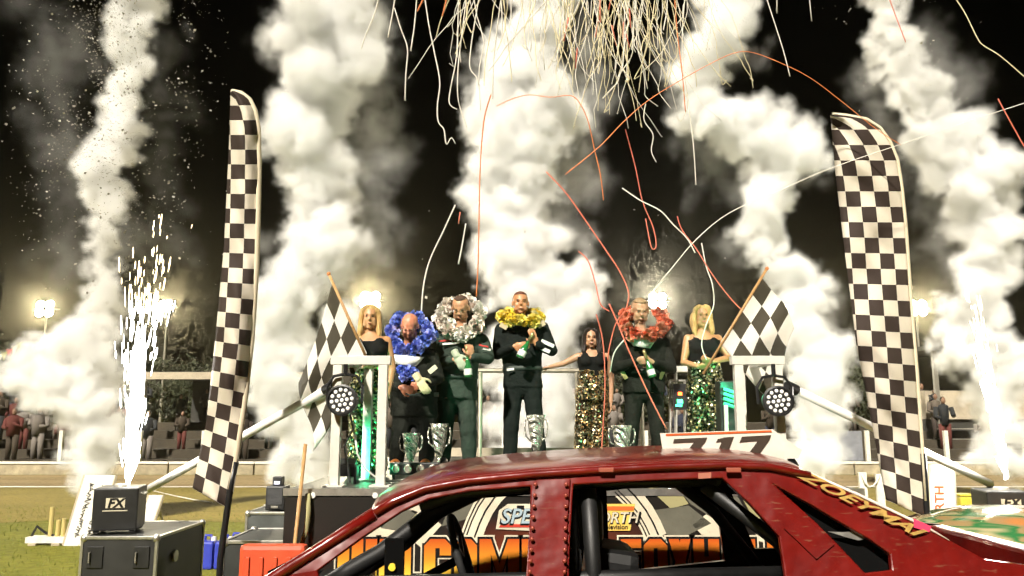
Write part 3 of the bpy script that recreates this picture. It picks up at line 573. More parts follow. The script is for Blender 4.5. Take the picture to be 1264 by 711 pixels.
# ------------------------------------------------------------ hand flags
def hand_flag(staff, corners, Y, nu, nv, lab, dy):
    p0, p1 = at(*staff[0], Y), at(*staff[1], Y); t = empty("hand_flag", tuple(p1), lab, "flag", "chequered hand flags held by the women")
    d = (p1 - p0).normalized(); b = MB(); b.tube([p0 - d * .03, p1], .011, 8); obj("staff", b, mat("staff_wood", (.42, .24, .09), .55, var=.25, vscale=30), t, smooth=True)
    b = MB(); b.ball(p0 - d * .035, .017, 10); obj("staff_knob", b, mat("knob_orange", (.55, .2, .06), .5), t, smooth=True)
    b = MB(); n = 22; uv = []
    A, B_, C_, D_ = [Vector((*c, 0)) for c in corners]      # A,B along the staff; D,C the free edge
    for i in range(n + 1):
        for j in range(n + 1):
            u, v = i / n, j / n; q = A.lerp(B_, u).lerp(D_.lerp(C_, u), v)
            w = dy * sin(v * 7 + u * 2.2) * v + .03 * sin(u * 9 + v * 3) * v
            b.v.append(tuple(at(q.x + 5 * v * sin(u * 5 + v * 4), q.y + 3 * sin(v * 8 + u * 3) * v, Y + w))); uv.append((u * nu + .01, v * nv + .01))
    for i in range(n):
        for j in range(n): b.f.append((i * (n + 1) + j, i * (n + 1) + j + 1, (i + 1) * (n + 1) + j + 1, (i + 1) * (n + 1) + j)); b.m.append(0)
    b.uv = uv; o = obj("flag_cloth", b, M_CHECK2, t, smooth=True, rec=False); sd = o.modifiers.new("thick", 'SOLIDIFY'); sd.thickness = .003
M_CHECK2 = checker("handflag_cloth", (.74, .71, .64), (.06, .052, .035), .35)
hand_flag(((944, 336), (868, 462)), ((940, 342), (889, 423), (948, 500), (984, 402)), 6.35, 4, 4, "chequered flag on a wooden staff raised by the woman at the right", .07)
hand_flag(((408, 343), (457, 452)), ((410, 350), (453, 436), (385, 560), (372, 470)), 6.1, 4, 5, "chequered flag on a wooden staff hanging beside the left corner frame", .09)
# ------------------------------------------------------------ equipment around the stage
def flight_case(x0, x1, y0, y1, z0, z1, lab, face=(.016, .016, .015), panels=True):
    t = empty("flight_case", ((x0 + x1) / 2, (y0 + y1) / 2, z0), lab, "flight case"); e = .022
    M_F = mat("case_face_%d" % int(face[0] * 1000), face, .55, var=.3, vscale=7)
    b = MB(); b.box((x0 + .008, y0 + .008, z0 + .001), (x1 - .008, y1 - .008, z1 - .008)); obj("body", b, M_F, t)
    for x in (x0, x1):
        for y in (y0, y1):
            b = MB(); b.box((x - (e if x == x1 else 0), y - (e if y == y1 else 0), z0 + .002), (x + (e if x == x0 else 0), y + (e if y == y0 else 0), z1 - e - .002), bev=.003); obj("corner_edge", b, M_ALU, t)
    for z, d in ((z1 - e, 0),):
        for (a, c) in (((x0, y0 - .001), (x1, y0 + e)), ((x0, y1 - e), (x1, y1 + .001)), ((x0 - .001, y0 + e), (x0 + e, y1 - e)), ((x1 - e, y0 + e), (x1 + .001, y1 - e))):
            b = MB(); b.box((a[0], a[1], z), (c[0], c[1], z + e), bev=.003); obj("top_edge", b, M_ALU, t)
    for x in (x0 + .02, x1 - .02):
        for y in (y0 + .02, y1 - .02): b = MB(); b.ball((x, y, z1 - .016), .032, 8); obj("ball_corner", b, M_ALU, t, smooth=True)
    if panels:
        h = z1 - z0
        for fx in (.2, .8):
            cx = x0 + (x1 - x0) * fx; b = MB(); b.box((cx - .06, y0 - .004, z0 + h * .62), (cx + .06, y0 + .006, z0 + h * .88), bev=.004); g = obj("recess_plate", b, M_BLACK, t)
            b = MB(); b.tube([(cx - .035, y0 - .006, z0 + h * .69), (cx - .035, y0 - .02, z0 + h * .69), (cx - .035, y0 - .02, z0 + h * .81), (cx - .035, y0 - .006, z0 + h * .81)], .006, 6); obj("handle", b, M_STEELG, g)
        b = MB(); b.lathe([(0, 0), (.045, 0), (.045, .012), (0, .014)], (x1 + .001, y0 + (y1 - y0) * .35, z0 + h * .68), 14, M=Matrix.Rotation(pi / 2, 3, 'Y')); obj("latch", b, M_ALU, t)
        b = MB(); b.tube([(x1 + .02, y0 + .12, z0 + h * .2), (x1 + .02, y0 + .12, z0 + h * .34)], .01, 6); obj("handle", b, M_STEELG, t)
    return t
def fx_box(cx, y0, z0, w, d, h, rz, lab):
    t = empty("spark_machine", (cx, y0, z0), lab, "effects machine", "black spark machines beside the stage"); M = Matrix.Translation((cx, y0, z0)) @ Matrix.Rotation(rz, 4, 'Z')
    b = MB(); b.box((-w / 2, -d / 2, .02), (w / 2, d / 2, h), M=M, bev=.012); bo_ = obj("housing", b, M_BLACK, t)
    b = MB(); b.lathe([(0, h + .001), (.06, h + .001), (.055, h + .02), (.03, h + .022), (0, h + .012)], (0, 0, 0), 14, M=None)
    b.v = [tuple(M @ Vector(v)) for v in b.v]; obj("nozzle", b, M_STEELG, t)
    for sx in (-1, 1):
        for sy in (-1, 1): b = MB(); b.box((sx * w * .4 - .02, sy * d * .4 - .02, .001), (sx * w * .4 + .02, sy * d * .4 + .02, .02), M=M); obj("foot", b, M_BLACK, t)
    s = w * .21
    b = MB(); b.box((-s, -d / 2 - .004, h * .56), (s, -d / 2 - .001, h * .78), M=M); lg = obj("logo_plate", b, M_CREAM, t)
    x = (M.to_3x3() @ Vector((1, 0, 0))); f = M.to_3x3() @ Vector((0, -1, 0)); p = M @ Vector((0, -d / 2 - .0055, h * .66))
    lettering("FX", w * .29, p, x, (0, 0, 1), M_INK, lg, ext=.0006, bold=.004, shear=.2)
    b = MB(); b.box((-s * 1.3, -d / 2 - .004, h * .49), (s * 1.3, -d / 2 - .001, h * .51), M=M); obj("logo_line", b, M_CREAM, t)
    for yo in (-d * .12,):
        b = MB(); b.tube([M @ Vector((w / 2 + .001, yo - .05, h * .86)), M @ Vector((w / 2 + .025, yo - .05, h * .84)), M @ Vector((w / 2 + .025, yo + .06, h * .84)), M @ Vector((w / 2 + .001, yo + .06, h * .86))], .008, 6); obj("handle", b, M_STEELG, t)
    return M @ Vector((0, 0, h + .02))
q = at(100, 662, 6.3); q1 = at(192, 662, 6.3)
flight_case(q.x, q1.x + .02, 6.3, 7.25, 0.09, .70, "large black flight case carrying the left spark machine")
t0 = [o for o in COL.objects if o.name.startswith("flight_case")][-1]
for x in (q.x + .08, q1.x - .06):
    for y in (6.38, 7.15): b = MB(); b.tube([(x - .015, y, .045), (x + .015, y, .045)], .044, 12); obj("caster", b, M_BLACK, t0)
fxl = fx_box(at(147, 640, 6.62).x, 6.62, .701, .33, .34, .345, radians(14), "black spark machine on the large flight case at the left")
fxr_x = at(1236, 610, 6.6).x
flight_case(fxr_x - .36, fxr_x + .36, 6.25, 6.95, .02, .76, "black flight case under the right spark machine")
fxr = fx_box(fxr_x, 6.6, .761, .34, .34, .26, radians(-10), "black spark machine on the flight case at the far right")
# stacked cases left of the stage
q0, q1 = at(303, 632, 7.2), at(366, 632, 7.2)
flight_case(q0.x, q1.x, 7.2, 7.75, .02, q0.z, "grey flight case with a small speaker on top left of the stage", (.055, .06, .055), False)
zc = q0.z
q0, q1 = at(273, 668, 5.9), at(312, 668, 5.9)
flight_case(q0.x, q1.x + .25, 5.92, 6.6, .02, q0.z, "low dark flight case behind the orange barrier", (.02, .022, .02), False)
# small speaker with a tiny receiver
p = at(340, 626, 7.35); t = empty("speaker", (p.x, 7.4, zc), "small black speaker standing on the grey flight case", "speaker")
b = MB(); b.box((p.x - .085, 7.32, zc + .002), (p.x + .085, 7.5, zc + .21), bev=.012); bo_ = obj("cabinet", b, M_BLACK, t)
b = MB(); b.box((p.x - .065, 7.314, zc + .05), (p.x + .065, 7.319, zc + .19)); obj("grille", b, mat("grille", (.03, .03, .03), .7, bump=.6, bscale=250), t)
b = MB(); b.box((p.x - .03, 7.312, zc + .02), (p.x + .03, 7.318, zc + .04)); obj("badge", b, M_STEELG, t)
t = empty("receiver", (p.x, 7.4, zc + .21), "tiny black receiver with a lit display on the small speaker", "receiver"); b = MB(); b.box((p.x - .04, 7.36, zc + .212), (p.x + .045, 7.45, zc + .29), bev=.006); u = obj("body", b, M_BLACK, t)
b = MB(); b.box((p.x - .022, 7.354, zc + .225), (p.x + .026, 7.358, zc + .25)); obj("display", b, mat("recv_disp", (.6, .6, .7), .3, emit=(.8, .8, 1), estr=1.2), t)
# orange plastic barrier
q0 = at(296, 690, 5.15); q1 = at(378, 690, 5.15); t = empty("plastic_barrier", ((q0.x + q1.x) / 2, 5.15, 0), "orange red plastic barrier at the left of the red car", "barrier"); M_OR = mat("barrier_plastic", (.55, .075, .025), .45, var=.2, vscale=5)
zt = at(300, 672, 5.15).z; b = MB(); b.box((q0.x, 5.12, .1), (q1.x, 5.22, zt), bev=.03); obj("panel", b, M_OR, t)
for k in range(5): x = q0.x + .06 + k * .085; b = MB(); b.box((x - .012, 5.106, .2), (x + .012, 5.119, zt - .07), bev=.004); obj("rib", b, M_OR, t)
for x in (q0.x + .06, q1.x - .06): b = MB(); b.box((x - .05, 4.95, .001), (x + .05, 5.4, .098), bev=.012); obj("foot", b, M_BLACK, t)
# blue jerrycans
M_BLUE = mat("jerry_blue", (.03, .045, .35), .4, var=.15)
def jerrycan(px, py, Y, w, lab):
    p = at(px, py, Y); t = empty("jerrycan", (p.x, Y, 0), lab, "jerrycan", "blue jerrycans"); h = .36; z0 = .0
    b = MB(); b.box((p.x - w, Y - .09, z0 + .001), (p.x + w, Y + .09, z0 + h * .8), bev=.025); obj("body", b, M_BLUE, t, smooth=False)
    b = MB(); b.tube([(p.x - w * .6, Y, z0 + h * .78), (p.x - w * .5, Y, z0 + h * .95), (p.x + w * .3, Y, z0 + h * .95), (p.x + w * .5, Y, z0 + h * .78)], .016, 6); obj("handle", b, M_BLUE, t)
    b = MB(); b.lathe([(0, 0), (.026, 0), (.026, .04), (0, .042)], (p.x + w * .68, Y, z0 + h * .8), 10); obj("cap", b, M_WHITE, t)
jerrycan(259, 652, 8.9, .075, "blue jerrycan left of the feather flag pole"); jerrycan(279, 652, 8.9, .085, "blue jerrycan just right of the feather flag pole"); jerrycan(293, 653, 9.05, .07, "blue jerrycan nearest the grey flight case")
# leaning wooden pole and pale strap by the stage corner
a, c = at(377, 548, 5.42), at(361, 700, 5.3); d = (c - a); t_ = (0.0 - a.z) / d.z; b = MB(); b.tube([a, a + d * t_], .013, 8)
tag(obj("wooden_pole", b, mat("staff_wood", (.42, .24, .09)), smooth=True), "slim wooden pole leaning at the left corner of the stage", "pole")
b = MB(); b.tube([at(380, 609, 5.44), at(381, 630, 5.43), at(378, 655, 5.42), at(371, 675, 5.4), at(364, 700, 5.38), at(362, 740, 5.36)], .02, 6, flat=.3)
tag(obj("strap", b, mat("strap_cloth", (.45, .42, .2), .7), smooth=True), "pale olive strap hanging down the left stage corner", "strap")
# boards and small things on the grass, left
def leaning_board(px0, px1, py0, py1, Y, lab, m, lean=.18, text=None, scribble=False):
    p0, p1 = at(px0, py1, Y), at(px1, py1, Y); z1 = at(px0, py0, Y).z; t = empty("board", ((p0.x + p1.x) / 2, Y, 0), lab, "board"); sx = .1
    pts = [Vector((p0.x, Y, .001)), Vector((p1.x, Y, .001)), Vector((p1.x + sx, Y + lean, z1)), Vector((p0.x + sx, Y + lean, z1))]
    b = MB(); b.prism(pts, (0, .035, 0)); obj("panel", b, m, t)
    for s0 in (0, 1):
        a, c = (pts[0], pts[3]) if s0 == 0 else (pts[1], pts[2]); b = MB(); b.tube([a + Vector((0, .017, 0)), c + Vector((0, .017, 0))], .022, 6); obj("edge_rail", b, M_BEIGE, t)
    b = MB(); b.tube([(pts[2] + pts[3]) / 2 + Vector((0, .05, -.1)), Vector(((p0.x + p1.x) / 2, Y + .7, 0))], .02, 6); obj("prop", b, M_BEIGE, t)
    if text:
        xd = (pts[3] - pts[0]).normalized(); yd = Vector((-1, 0, 0)); n = xd.cross(yd).normalized()
        for k, (tx, off, sz, mm) in enumerate(text):
            c = pts[0].lerp(pts[3], .5).lerp(pts[1].lerp(pts[2], .5), off); lettering(tx, sz, c - Vector((0, .004, 0)), xd, yd, mm, t, ext=.001, bold=.003)
    if scribble:     # hand-painted marks running up the board
        rr = random.Random(9); b = MB(); u = (pts[3] - pts[0]); w = (pts[1] - pts[0])
        for row in (.35, .7):
            v = .12
            while v < .85:
                s0 = rr.uniform(.03, .07); q = [pts[0] + u * (v + s0 * k / 3) + w * (row + rr.uniform(-.09, .09)) - Vector((0, .006, 0)) for k in range(4)]; b.tube(q, .007, 4); v += s0 * rr.uniform(.6, 1.2)
        o = obj("painted_marks", b, M_INK, t); o["kind"] = "stuff"
    return t
leaning_board(78, 118, 588, 668, 10.4, "white sign board with black writing leaning under the left smoke column", M_WPAINT, scribble=True)
leaning_board(168, 186, 612, 648, 11.5, "narrow cream board standing behind the left spark machine", M_WPAINT, lean=.1)
t = empty("mortar_rack", tuple(at(66, 668, 10.2)), "low white rack of yellow firework tubes on the grass", "rack"); p0, p1 = on(36, 672, .0), on(98, 668, .0)
b = MB(); b.box((p0.x, p0.y - .1, .03), (p1.x, p0.y + .1, .1)); obj("base_board", b, M_WPAINT, t)
for k, (px, h) in enumerate(((62, .36), (71, .2), (78, .22), (86, .16))):
    x = at(px, 660, p0.y).x; b = MB(); b.tube([(x, p0.y, .101), (x, p0.y, .101 + h)], .028, 10); obj("firework_tube", b, mat("tube_yellow", (.5, .4, .15), .6), t)
b = MB(); b.tube([(p0.x + .02, p0.y, .1), (p0.x + .08, p0.y, .22), (p0.x + .2, p0.y, .14), (p0.x + .3, p0.y, .11)], .018, 6); obj("lead", b, M_BLACK, t)
for x in (p0.x + .1, p1.x - .1): b = MB(); b.box((x - .05, p0.y - .12, .001), (x + .05, p0.y + .12, .029)); obj("foot", b, M_BEIGE, t)
# right: upright sign, white posts, gate
leaning_board(1146, 1176, 574, 655, 7.6, "white upright sign with red and gold lettering beside the right feather flag", M_WPAINT, lean=.06, text=[("SPEDEWORTH", .35, .12, mat("sign_red", (.55, .08, .02), .5)), ("television", .62, .07, M_INK)])
def post_pair(px, y0, y1, Y, lab):
    p = at(px, y0, Y); t = empty("marker_post", (p.x, Y, 0), lab, "post", "white marker posts"); b = MB(); b.box((p.x - .05, Y - .02, .001), (p.x + .05, Y + .02, p.z), bev=.004); obj("post", b, M_WPAINT, t); b = MB(); b.box((p.x - .12, Y - .1, .0015), (p.x + .12, Y + .1, .03)); obj("foot", b, M_WPAINT, t)
post_pair(1064, 583, 640, 10.5, "white marker post just behind the car roof"); post_pair(1085, 585, 640, 10.5, "white marker post touching the right feather flag edge")
b = MB(); b.tube([at(1064, 586, 10.46), at(1068, 596, 10.45), at(1073, 601, 10.44), at(1078, 600, 10.44), at(1082, 595, 10.45), at(1085, 587, 10.46)], .012, 6); tag(obj("rope", b, M_WPAINT, smooth=True), "white rope sagging between the two marker posts", "rope")
t = empty("crowd_gate", tuple(at(1000, 575, 20)), "small white framed gate beyond the car roof", "gate"); Y = 20.0; q0, q1 = at(984, 545, Y), at(1015, 577, Y)
for x in (q0.x, (q0.x + q1.x) / 2, q1.x): b = MB(); b.box((x - .04, Y - .04, .009), (x + .04, Y + .04, q0.z)); obj("post", b, M_WPAINT, t)
for z in (q0.z - .04, .55, .2): b = MB(); b.box((q0.x, Y - .055, z - .04), (q1.x, Y - .041, z + .04)); obj("rail", b, M_WPAINT, t)
b = MB(); q = at(1190, 590, 11); b.box((q.x - .1, 10.95, .001), (q.x + .1, 11.15, .55), bev=.02); t = empty("storage_box", (q.x, 11, 0), "yellow plastic box behind the right spark machine", "box"); obj("body", b, mat("yellow_plastic", (.6, .5, .06), .5), t)
b = MB(); b.box((q.x - .11, 10.94, .552), (q.x + .11, 11.16, .58), bev=.01); obj("lid", b, mat("yellow_plastic", (.6, .5, .06)), t)
# ground cable and boom tether
b = MB(); b.tube([on(238, 690, .012), on(226, 670, .012), on(240, 700, .012), on(290, 690, .012), on(330, 702, .012)], .012, 6); tag(obj("cable", b, M_BLACK, smooth=True), "black power cable on the grass by the large flight case", "cable")
b = MB(); b.tube([on(190, 606, .2), on(215, 612, .05), on(240, 617, .02), on(262, 620, .02)], .012, 6); tag(obj("rope", b, M_WPAINT, smooth=True), "pale tether rope lying on the infield behind the left boom", "rope")
# ------------------------------------------------------------ the red saloon race car
M_RED = bpy.data.materials.new("car_red"); M_RED.use_nodes = True; N = M_RED.node_tree.nodes; L = M_RED.node_tree.links; P = N["Principled BSDF"]
tc = N.new("ShaderNodeTexCoord"); nz = N.new("ShaderNodeTexNoise"); nz.inputs["Scale"].default_value = 3; nz.inputs["Detail"].default_value = 8; nz.inputs["Roughness"].default_value = .7; L.new(tc.outputs["Object"], nz.inputs["Vector"])
rp = N.new("ShaderNodeValToRGB"); rp.color_ramp.elements[0].position = .3; rp.color_ramp.elements[0].color = (.075, .002, .0015, 1); rp.color_ramp.elements[1].position = .7; rp.color_ramp.elements[1].color = (.18, .006, .003, 1); L.new(nz.outputs["Fac"], rp.inputs[0])
mp = N.new("ShaderNodeMapping"); mp.inputs["Scale"].default_value = (6, 30, 40); L.new(tc.outputs["Object"], mp.inputs[0]); n2 = N.new("ShaderNodeTexNoise"); n2.inputs["Scale"].default_value = 2.2; n2.inputs["Detail"].default_value = 6; L.new(mp.outputs[0], n2.inputs["Vector"])
r2 = N.new("ShaderNodeValToRGB"); r2.color_ramp.elements[0].position = .63; r2.color_ramp.elements[1].position = .70; r2.color_ramp.elements[0].color = (0, 0, 0, 1); r2.color_ramp.elements[1].color = (1, 1, 1, 1); L.new(n2.outputs["Fac"], r2.inputs[0])
mx = N.new("ShaderNodeMix"); mx.data_type = 'RGBA'; mx.inputs[7].default_value = (.16, .045, .025, 1); L.new(r2.outputs[0], mx.inputs[0]); L.new(rp.outputs[0], mx.inputs[6]); L.new(mx.outputs[2], P.inputs["Base Color"])
P.inputs["Roughness"].default_value = .3; P.inputs["Coat Weight"].default_value = .55; P.inputs["Coat Roughness"].default_value = .08
n3 = N.new("ShaderNodeTexNoise"); n3.inputs["Scale"].default_value = 3.2; n3.inputs["Detail"].default_value = 3; L.new(tc.outputs["Object"], n3.inputs["Vector"]); bp = N.new("ShaderNodeBump"); bp.inputs["Strength"].default_value = .45; bp.inputs["Distance"].default_value = .05; L.new(n3.outputs["Fac"], bp.inputs["Height"]); L.new(bp.outputs[0], P.inputs["Normal"])
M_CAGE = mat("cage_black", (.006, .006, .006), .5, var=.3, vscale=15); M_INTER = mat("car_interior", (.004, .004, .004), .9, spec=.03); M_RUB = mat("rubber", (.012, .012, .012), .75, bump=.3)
CY0, CY1 = 3.30, 4.90
car = empty("red_race_car", (.25, (CY0 + CY1) / 2, 0), "battered dark red saloon race car with open windows and number 717 roof board", "race car")
def yz(z):            # tumblehome: the glasshouse leans inwards
    return max(0.0, z - .95) * .30
def side_pt(px, py, far=False, Yin=0.0):
    "pixel on the near flank -> world (mirrored for the far flank)"
    p = at(px, py, CY0 + .10); z = p.z; p = at(px, py, CY0 + yz(z) + Yin)
    if far: p = Vector((p.x, CY0 + CY1 - p.y, p.z))
    return p
def far_pt(px, py):
    p = at(px, py, CY1 - .1); return at(px, py, CY1 - yz(p.z))
def side_panel(name, loops, m, far=False, th=.03, Yin=0.0, bev=.006, parent=None, far_from=99):
    L3 = [[side_pt(a, c, far, Yin) if i < far_from else far_pt(a, c) for a, c in lp] for i, lp in enumerate(loops)]; flatl = [p for lp in L3 for p in lp]
    tris = tessellate_polygon([[Vector((p.x, p.z, 0)) for p in lp] for lp in L3])
    b = MB(); b.add(flatl, [tuple(t) for t in tris]); o = obj(name, b, m, parent or car)
    bm = bmesh.new(); bm.from_mesh(o.data); bmesh.ops.dissolve_limit(bm, angle_limit=radians(.6), verts=bm.verts, edges=bm.edges); bmesh.ops.recalc_face_normals(bm, faces=bm.faces)
    if sum(f.normal.y for f in bm.faces) > 0: bmesh.ops.reverse_faces(bm, faces=bm.faces)
    bm.to_mesh(o.data); bm.free()
    s = o.modifiers.new("thick", 'SOLIDIFY'); s.thickness = th; s.offset = -1 if not far else 1
    if isinstance(m, list): s.material_offset = 1; s.material_offset_rim = 1 if far else 0
    if bev: w = o.modifiers.new("bevel", 'BEVEL'); w.width = bev; w.segments = 2; w.limit_method = 'ANGLE'; w.angle_limit = radians(50)
    return o
ROOF = [(462, 630), (485, 616), (524, 600), (579, 590), (660, 582), (740, 577), (820, 573), (890, 571), (950, 573), (1000, 584)]
def outer(far=False):
    top = [(262, 760), (335, 712), (400, 671)] + ROOF + [(1060, 611), (1140, 649), (1190, 676), (1216, 690), (1290, 700), (1420, 712)]
    return top
# flank: A-pillar, rail, pillars, sail and lower body in one sheet with three openings
front_open = [(392, 704), (446, 664), (496, 631), (529, 616), (579, 606), (655, 600), (654, 640), (649, 716), (395, 722)]
rear_open = [(708, 598), (780, 594), (850, 591), (892, 590), (926, 622), (962, 662), (970, 716), (702, 720), (704, 660)]
slot = [(957, 599), (1000, 622), (1050, 652), (1073, 665), (1099, 684), (1101, 703), (1068, 707), (1034, 671), (1008, 645)]
sill = [(1440, 870), (1330, 905), (330, 960), (200, 900), (180, 800)]
side_panel("body_side", [outer() + sill, front_open, rear_open, slot], [M_RED, M_INTER])
# the far flank has its own, larger openings
far_holes = [[(362, 722), (428, 672), (490, 631), (536, 617), (660, 608), (706, 606), (704, 722)], [(748, 604), (846, 601), (886, 640), (893, 691), (752, 706)], [(902, 608), (920, 608), (962, 655), (966, 676), (930, 676)]]
side_panel("body_side", [outer() + sill] + far_holes, [M_INTER, M_RED], True, far_from=1)
# B pillar cover plate with bolts on the near side
pl = side_panel("pillar_plate", [[(662, 592), (704, 590), (701, 640), (699, 722), (651, 724), (655, 640)]], M_RED, th=.012, Yin=-.014, bev=.003)
rnd = random.Random(3)
rv = MB(); rv.ball((0, 0, 0), (.009, .006, .009), 8); rvo = None
for k in range(9):
    for xa in (661 - k * .9, 699 - k * .3):
        p = side_pt(xa, 598 + k * 13.5, False, -.03)
        if rvo is None: rvo = obj("bolt", rv, mat("bolt_red", (.3, .06, .04), .35, metal=.3), smooth=True); o = rvo; o.parent = pl
        else: o = rvo.copy(); COL.objects.link(o); o.parent = pl
        o.location = p
# drip rail along the roof edge and front lip
for far in (False, True):
    b = MB(); b.tube([side_pt(a, c + 3, far, -.012 if not far else -.012) for a, c in ROOF], .016, 10); obj("drip_rail", b, M_RED, car, smooth=True)
    b = MB(); b.tube([side_pt(a, c + 2, far, -.006) for a, c in ((262, 760), (335, 712), (400, 671), (462, 632))], .022, 10); obj("pillar_bead", b, M_RED, car, smooth=True)
    b = MB(); b.tube([side_pt(a, c + 1, far, -.004) for a, c in ((992, 580), (1060, 610), (1140, 648), (1172, 666))], [.005, .007, .006, .002], 8); obj("sail_highlight", b, mat("highlight_bright", (.8, .66, .58), .25, coat=.5), car, smooth=True)  # pale tube along the sail edge: a bright highlight put in as colour
# roof skin
b = MB(); k = 10; RP = [side_pt(a, c) for a, c in ROOF]
fr = RP[0] + Vector((-.02, 0, -.01)); cols = [fr] + RP
for i, p in enumerate(cols):
    for j in range(k + 1):
        v = j / k; y = p.y + (CY0 + CY1 - 2 * p.y) * v; b.v.append((p.x + .03 * (1 - (2 * v - 1) ** 2) * (-1 if i < 4 else 1 if i > 8 else 0), y, p.z + .012 + .030 * (1 - (2 * v - 1) ** 4)))
for i in range(len(cols) - 1):
    for j in range(k): b.f.append((i * (k + 1) + j, i * (k + 1) + j + 1, (i + 1) * (k + 1) + j + 1, (i + 1) * (k + 1) + j)); b.m.append(0)
rf = obj("roof", b, M_RED, car, smooth=True); s = rf.modifiers.new("thick", 'SOLIDIFY'); s.thickness = .02; s.offset = -1
s = rf.modifiers.new("sub", 'SUBSURF'); s.levels = 1; s.render_levels = 1
for px in (748, 905):
    p = side_pt(px, 579, False, -.03); b = MB(); b.box((p.x - .03, p.y - .012, p.z - .012), (p.x + .03, p.y + .004, p.z + .006), bev=.003); obj("hinge_tab", b, mat("tab", (.3, .08, .05), .4), car)
# small patch plates on the roof rail and sail
side_panel("patch_plate", [[(862, 584), (878, 583), (878, 590), (862, 591)]], mat("patch", (.3, .09, .05), .45), th=.004, Yin=-.012, bev=0)
side_panel("patch_plate", [[(968, 652), (1008, 690), (1030, 672), (996, 640)]], M_RED, th=.004, Yin=-.010, bev=0)
side_panel("marker_tape", [[(1128, 640), (1150, 650), (1147, 657), (1128, 651)]], mat("tape_pink", (.6, .03, .09), .5), th=.003, Yin=-.012, bev=0)
side_panel("slot_dark_sheet", [[(945, 590), (1000, 612), (1075, 655), (1112, 684), (1110, 712), (1060, 714), (1020, 680), (990, 645)]], M_INTER, th=.004, Yin=.07, bev=0)  # black sheet added behind the slot so its inside reads dark
# torn bright metal showing in the rear slot
side_panel("torn_metal", [[(1022, 656), (1040, 657), (1058, 655), (1074, 664), (1060, 667), (1044, 663)]], M_ALU, th=.004, Yin=.03, bev=0)
# driver's name along the sail
a, c = side_pt(1002, 592), side_pt(1128, 655); xd = (c - a).normalized(); ydir = (side_pt(1060, 600) - side_pt(1060, 640)).normalized(); ydir = (ydir - xd * ydir.dot(xd)).normalized(); nrm = xd.cross(ydir)
p = side_pt(1058, 620, False, -.02)
lettering("ZOEYMAI", .058, p, xd, ydir, mat("name_gold", (.36, .22, .05), .5, var=.3, vscale=30), car, ext=.001, sx=2.0, shear=.55, bold=.0015)
# roof number board
t = empty("number_board", (at(895, 558, 4.05).x, 4.05, 1.43), None, None); t.parent = car; t.matrix_parent_inverse = Matrix.Translation(-car.location)
def bpt(px, py, Y=3.98): return at(px, py, Y)
def board_part(name, poly, m, dy, par):
    pts = [bpt(a, c, 3.98 - dy) for a, c in poly]; b = MB(); b.prism(pts, (0, .012 if dy == 0 else .0015, 0)); o = obj(name, b, m); o.parent = par; o.matrix_parent_inverse = par.matrix_basis.inverted() if par is not car else Matrix.Translation(-car.location); return o
board = board_part("number_board", [(815, 535), (954, 530), (990, 556), (985, 566), (820, 568)], mat("board_white", (.68, .64, .55), .5, var=.12, vscale=8), 0, car)
bpy.data.objects.remove(t)
def onboard(name, poly, m, dy):
    pts = [bpt(a, c, 3.98 - dy) for a, c in poly]; b = MB(); b.prism(pts, (0, .0015, 0)); o = obj(name, b, m); o.parent = board; return o
board.matrix_parent_inverse = Matrix.Translation(-car.location)
onboard("top_stripe", [(822, 535.5), (952, 531), (953, 533.5), (822, 538)], mat("board_orange", (.6, .1, .02), .5), .003)
M_NUM = mat("number_brown", (.045, .03, .02), .5)
for k, polys in enumerate(([[(832, 542), (873, 540), (871, 545), (831, 547)], [(857, 545.5), (871, 545), (859, 561), (845, 561)]], [[(893, 540), (906, 539), (898, 560), (885, 560)], [(886, 542), (895, 539.8), (892, 545), (884, 546)]], [[(916, 539), (952, 537), (950, 543), (913, 546)], [(936, 543.5), (950, 543), (938, 560), (924, 560)]])):
    for q in polys: onboard("digit", q, M_NUM, .004)
for x in (850, 940):
    p = at(x, 566, 4.0); b = MB(); b.tube([(p.x, 4.0, 1.40), (p.x, 4.0, p.z + .05)], .012, 6); obj("board_stay", b, M_STEELG, car)
# roll cage
def cyl(name, pts, r, m=M_CAGE, n=10): b = MB(); b.tube(pts, r, n); return obj(name, b, m, car, smooth=True)
yn, yf = CY0 + .22, CY1 - .30
for Yc in (yn, yf):
    xb = at(727, 640, CY0 + .2).x
    cyl("cage_hoop", [(xb + .05, Yc, .35), (xb + .02, Yc, .9), (xb, Yc, 1.30)], .035); cyl("cage_hoop", [(xb - .06, Yc + .03, .35), (xb - .07, Yc + .03, 1.28)], .03)
    cyl("cage_rail", [(xb - .72, Yc, 1.22), (xb - .55, Yc, 1.28), (xb, Yc, 1.325), (xb + .55, Yc, 1.33)], .026)
    cyl("cage_rear_stay", [(xb + .5, Yc, 1.31), (xb + .8, Yc, 1.08), (xb + 1.1, Yc, .7)], .03)
    cyl("door_bar", [(xb - 1.2, Yc, .90 if Yc == yn else .64), (xb + .05, Yc, .93 if Yc == yn else .68), (xb + .9, Yc, .95 if Yc == yn else .74)], .03)
xb = at(727, 640, CY0 + .2).x
cyl("cage_cross", [(xb, yn, 1.30), (xb, yf, 1.30)], .03); cyl("cage_cross", [(xb - .55, yn, 1.28), (xb - .55, yf, 1.28)], .026); cyl("cage_cross", [(xb + .55, yn, 1.33), (xb + .55, yf, 1.33)], .026)
# front cage leg running with the far windscreen pillar
cyl("cage_leg", [at(404, 722, 4.3), at(431, 704, 4.3), at(470, 682, 4.3), at(533, 634, 4.3), at(596, 603, 4.3)], .044); cyl("cage_gusset", [at(440, 712, 4.32), at(500, 672, 4.32), at(548, 628, 4.32)], .03)
cyl("cage_brace", [at(482, 715, 4.1), at(486, 640, 4.6)], .02) if False else None
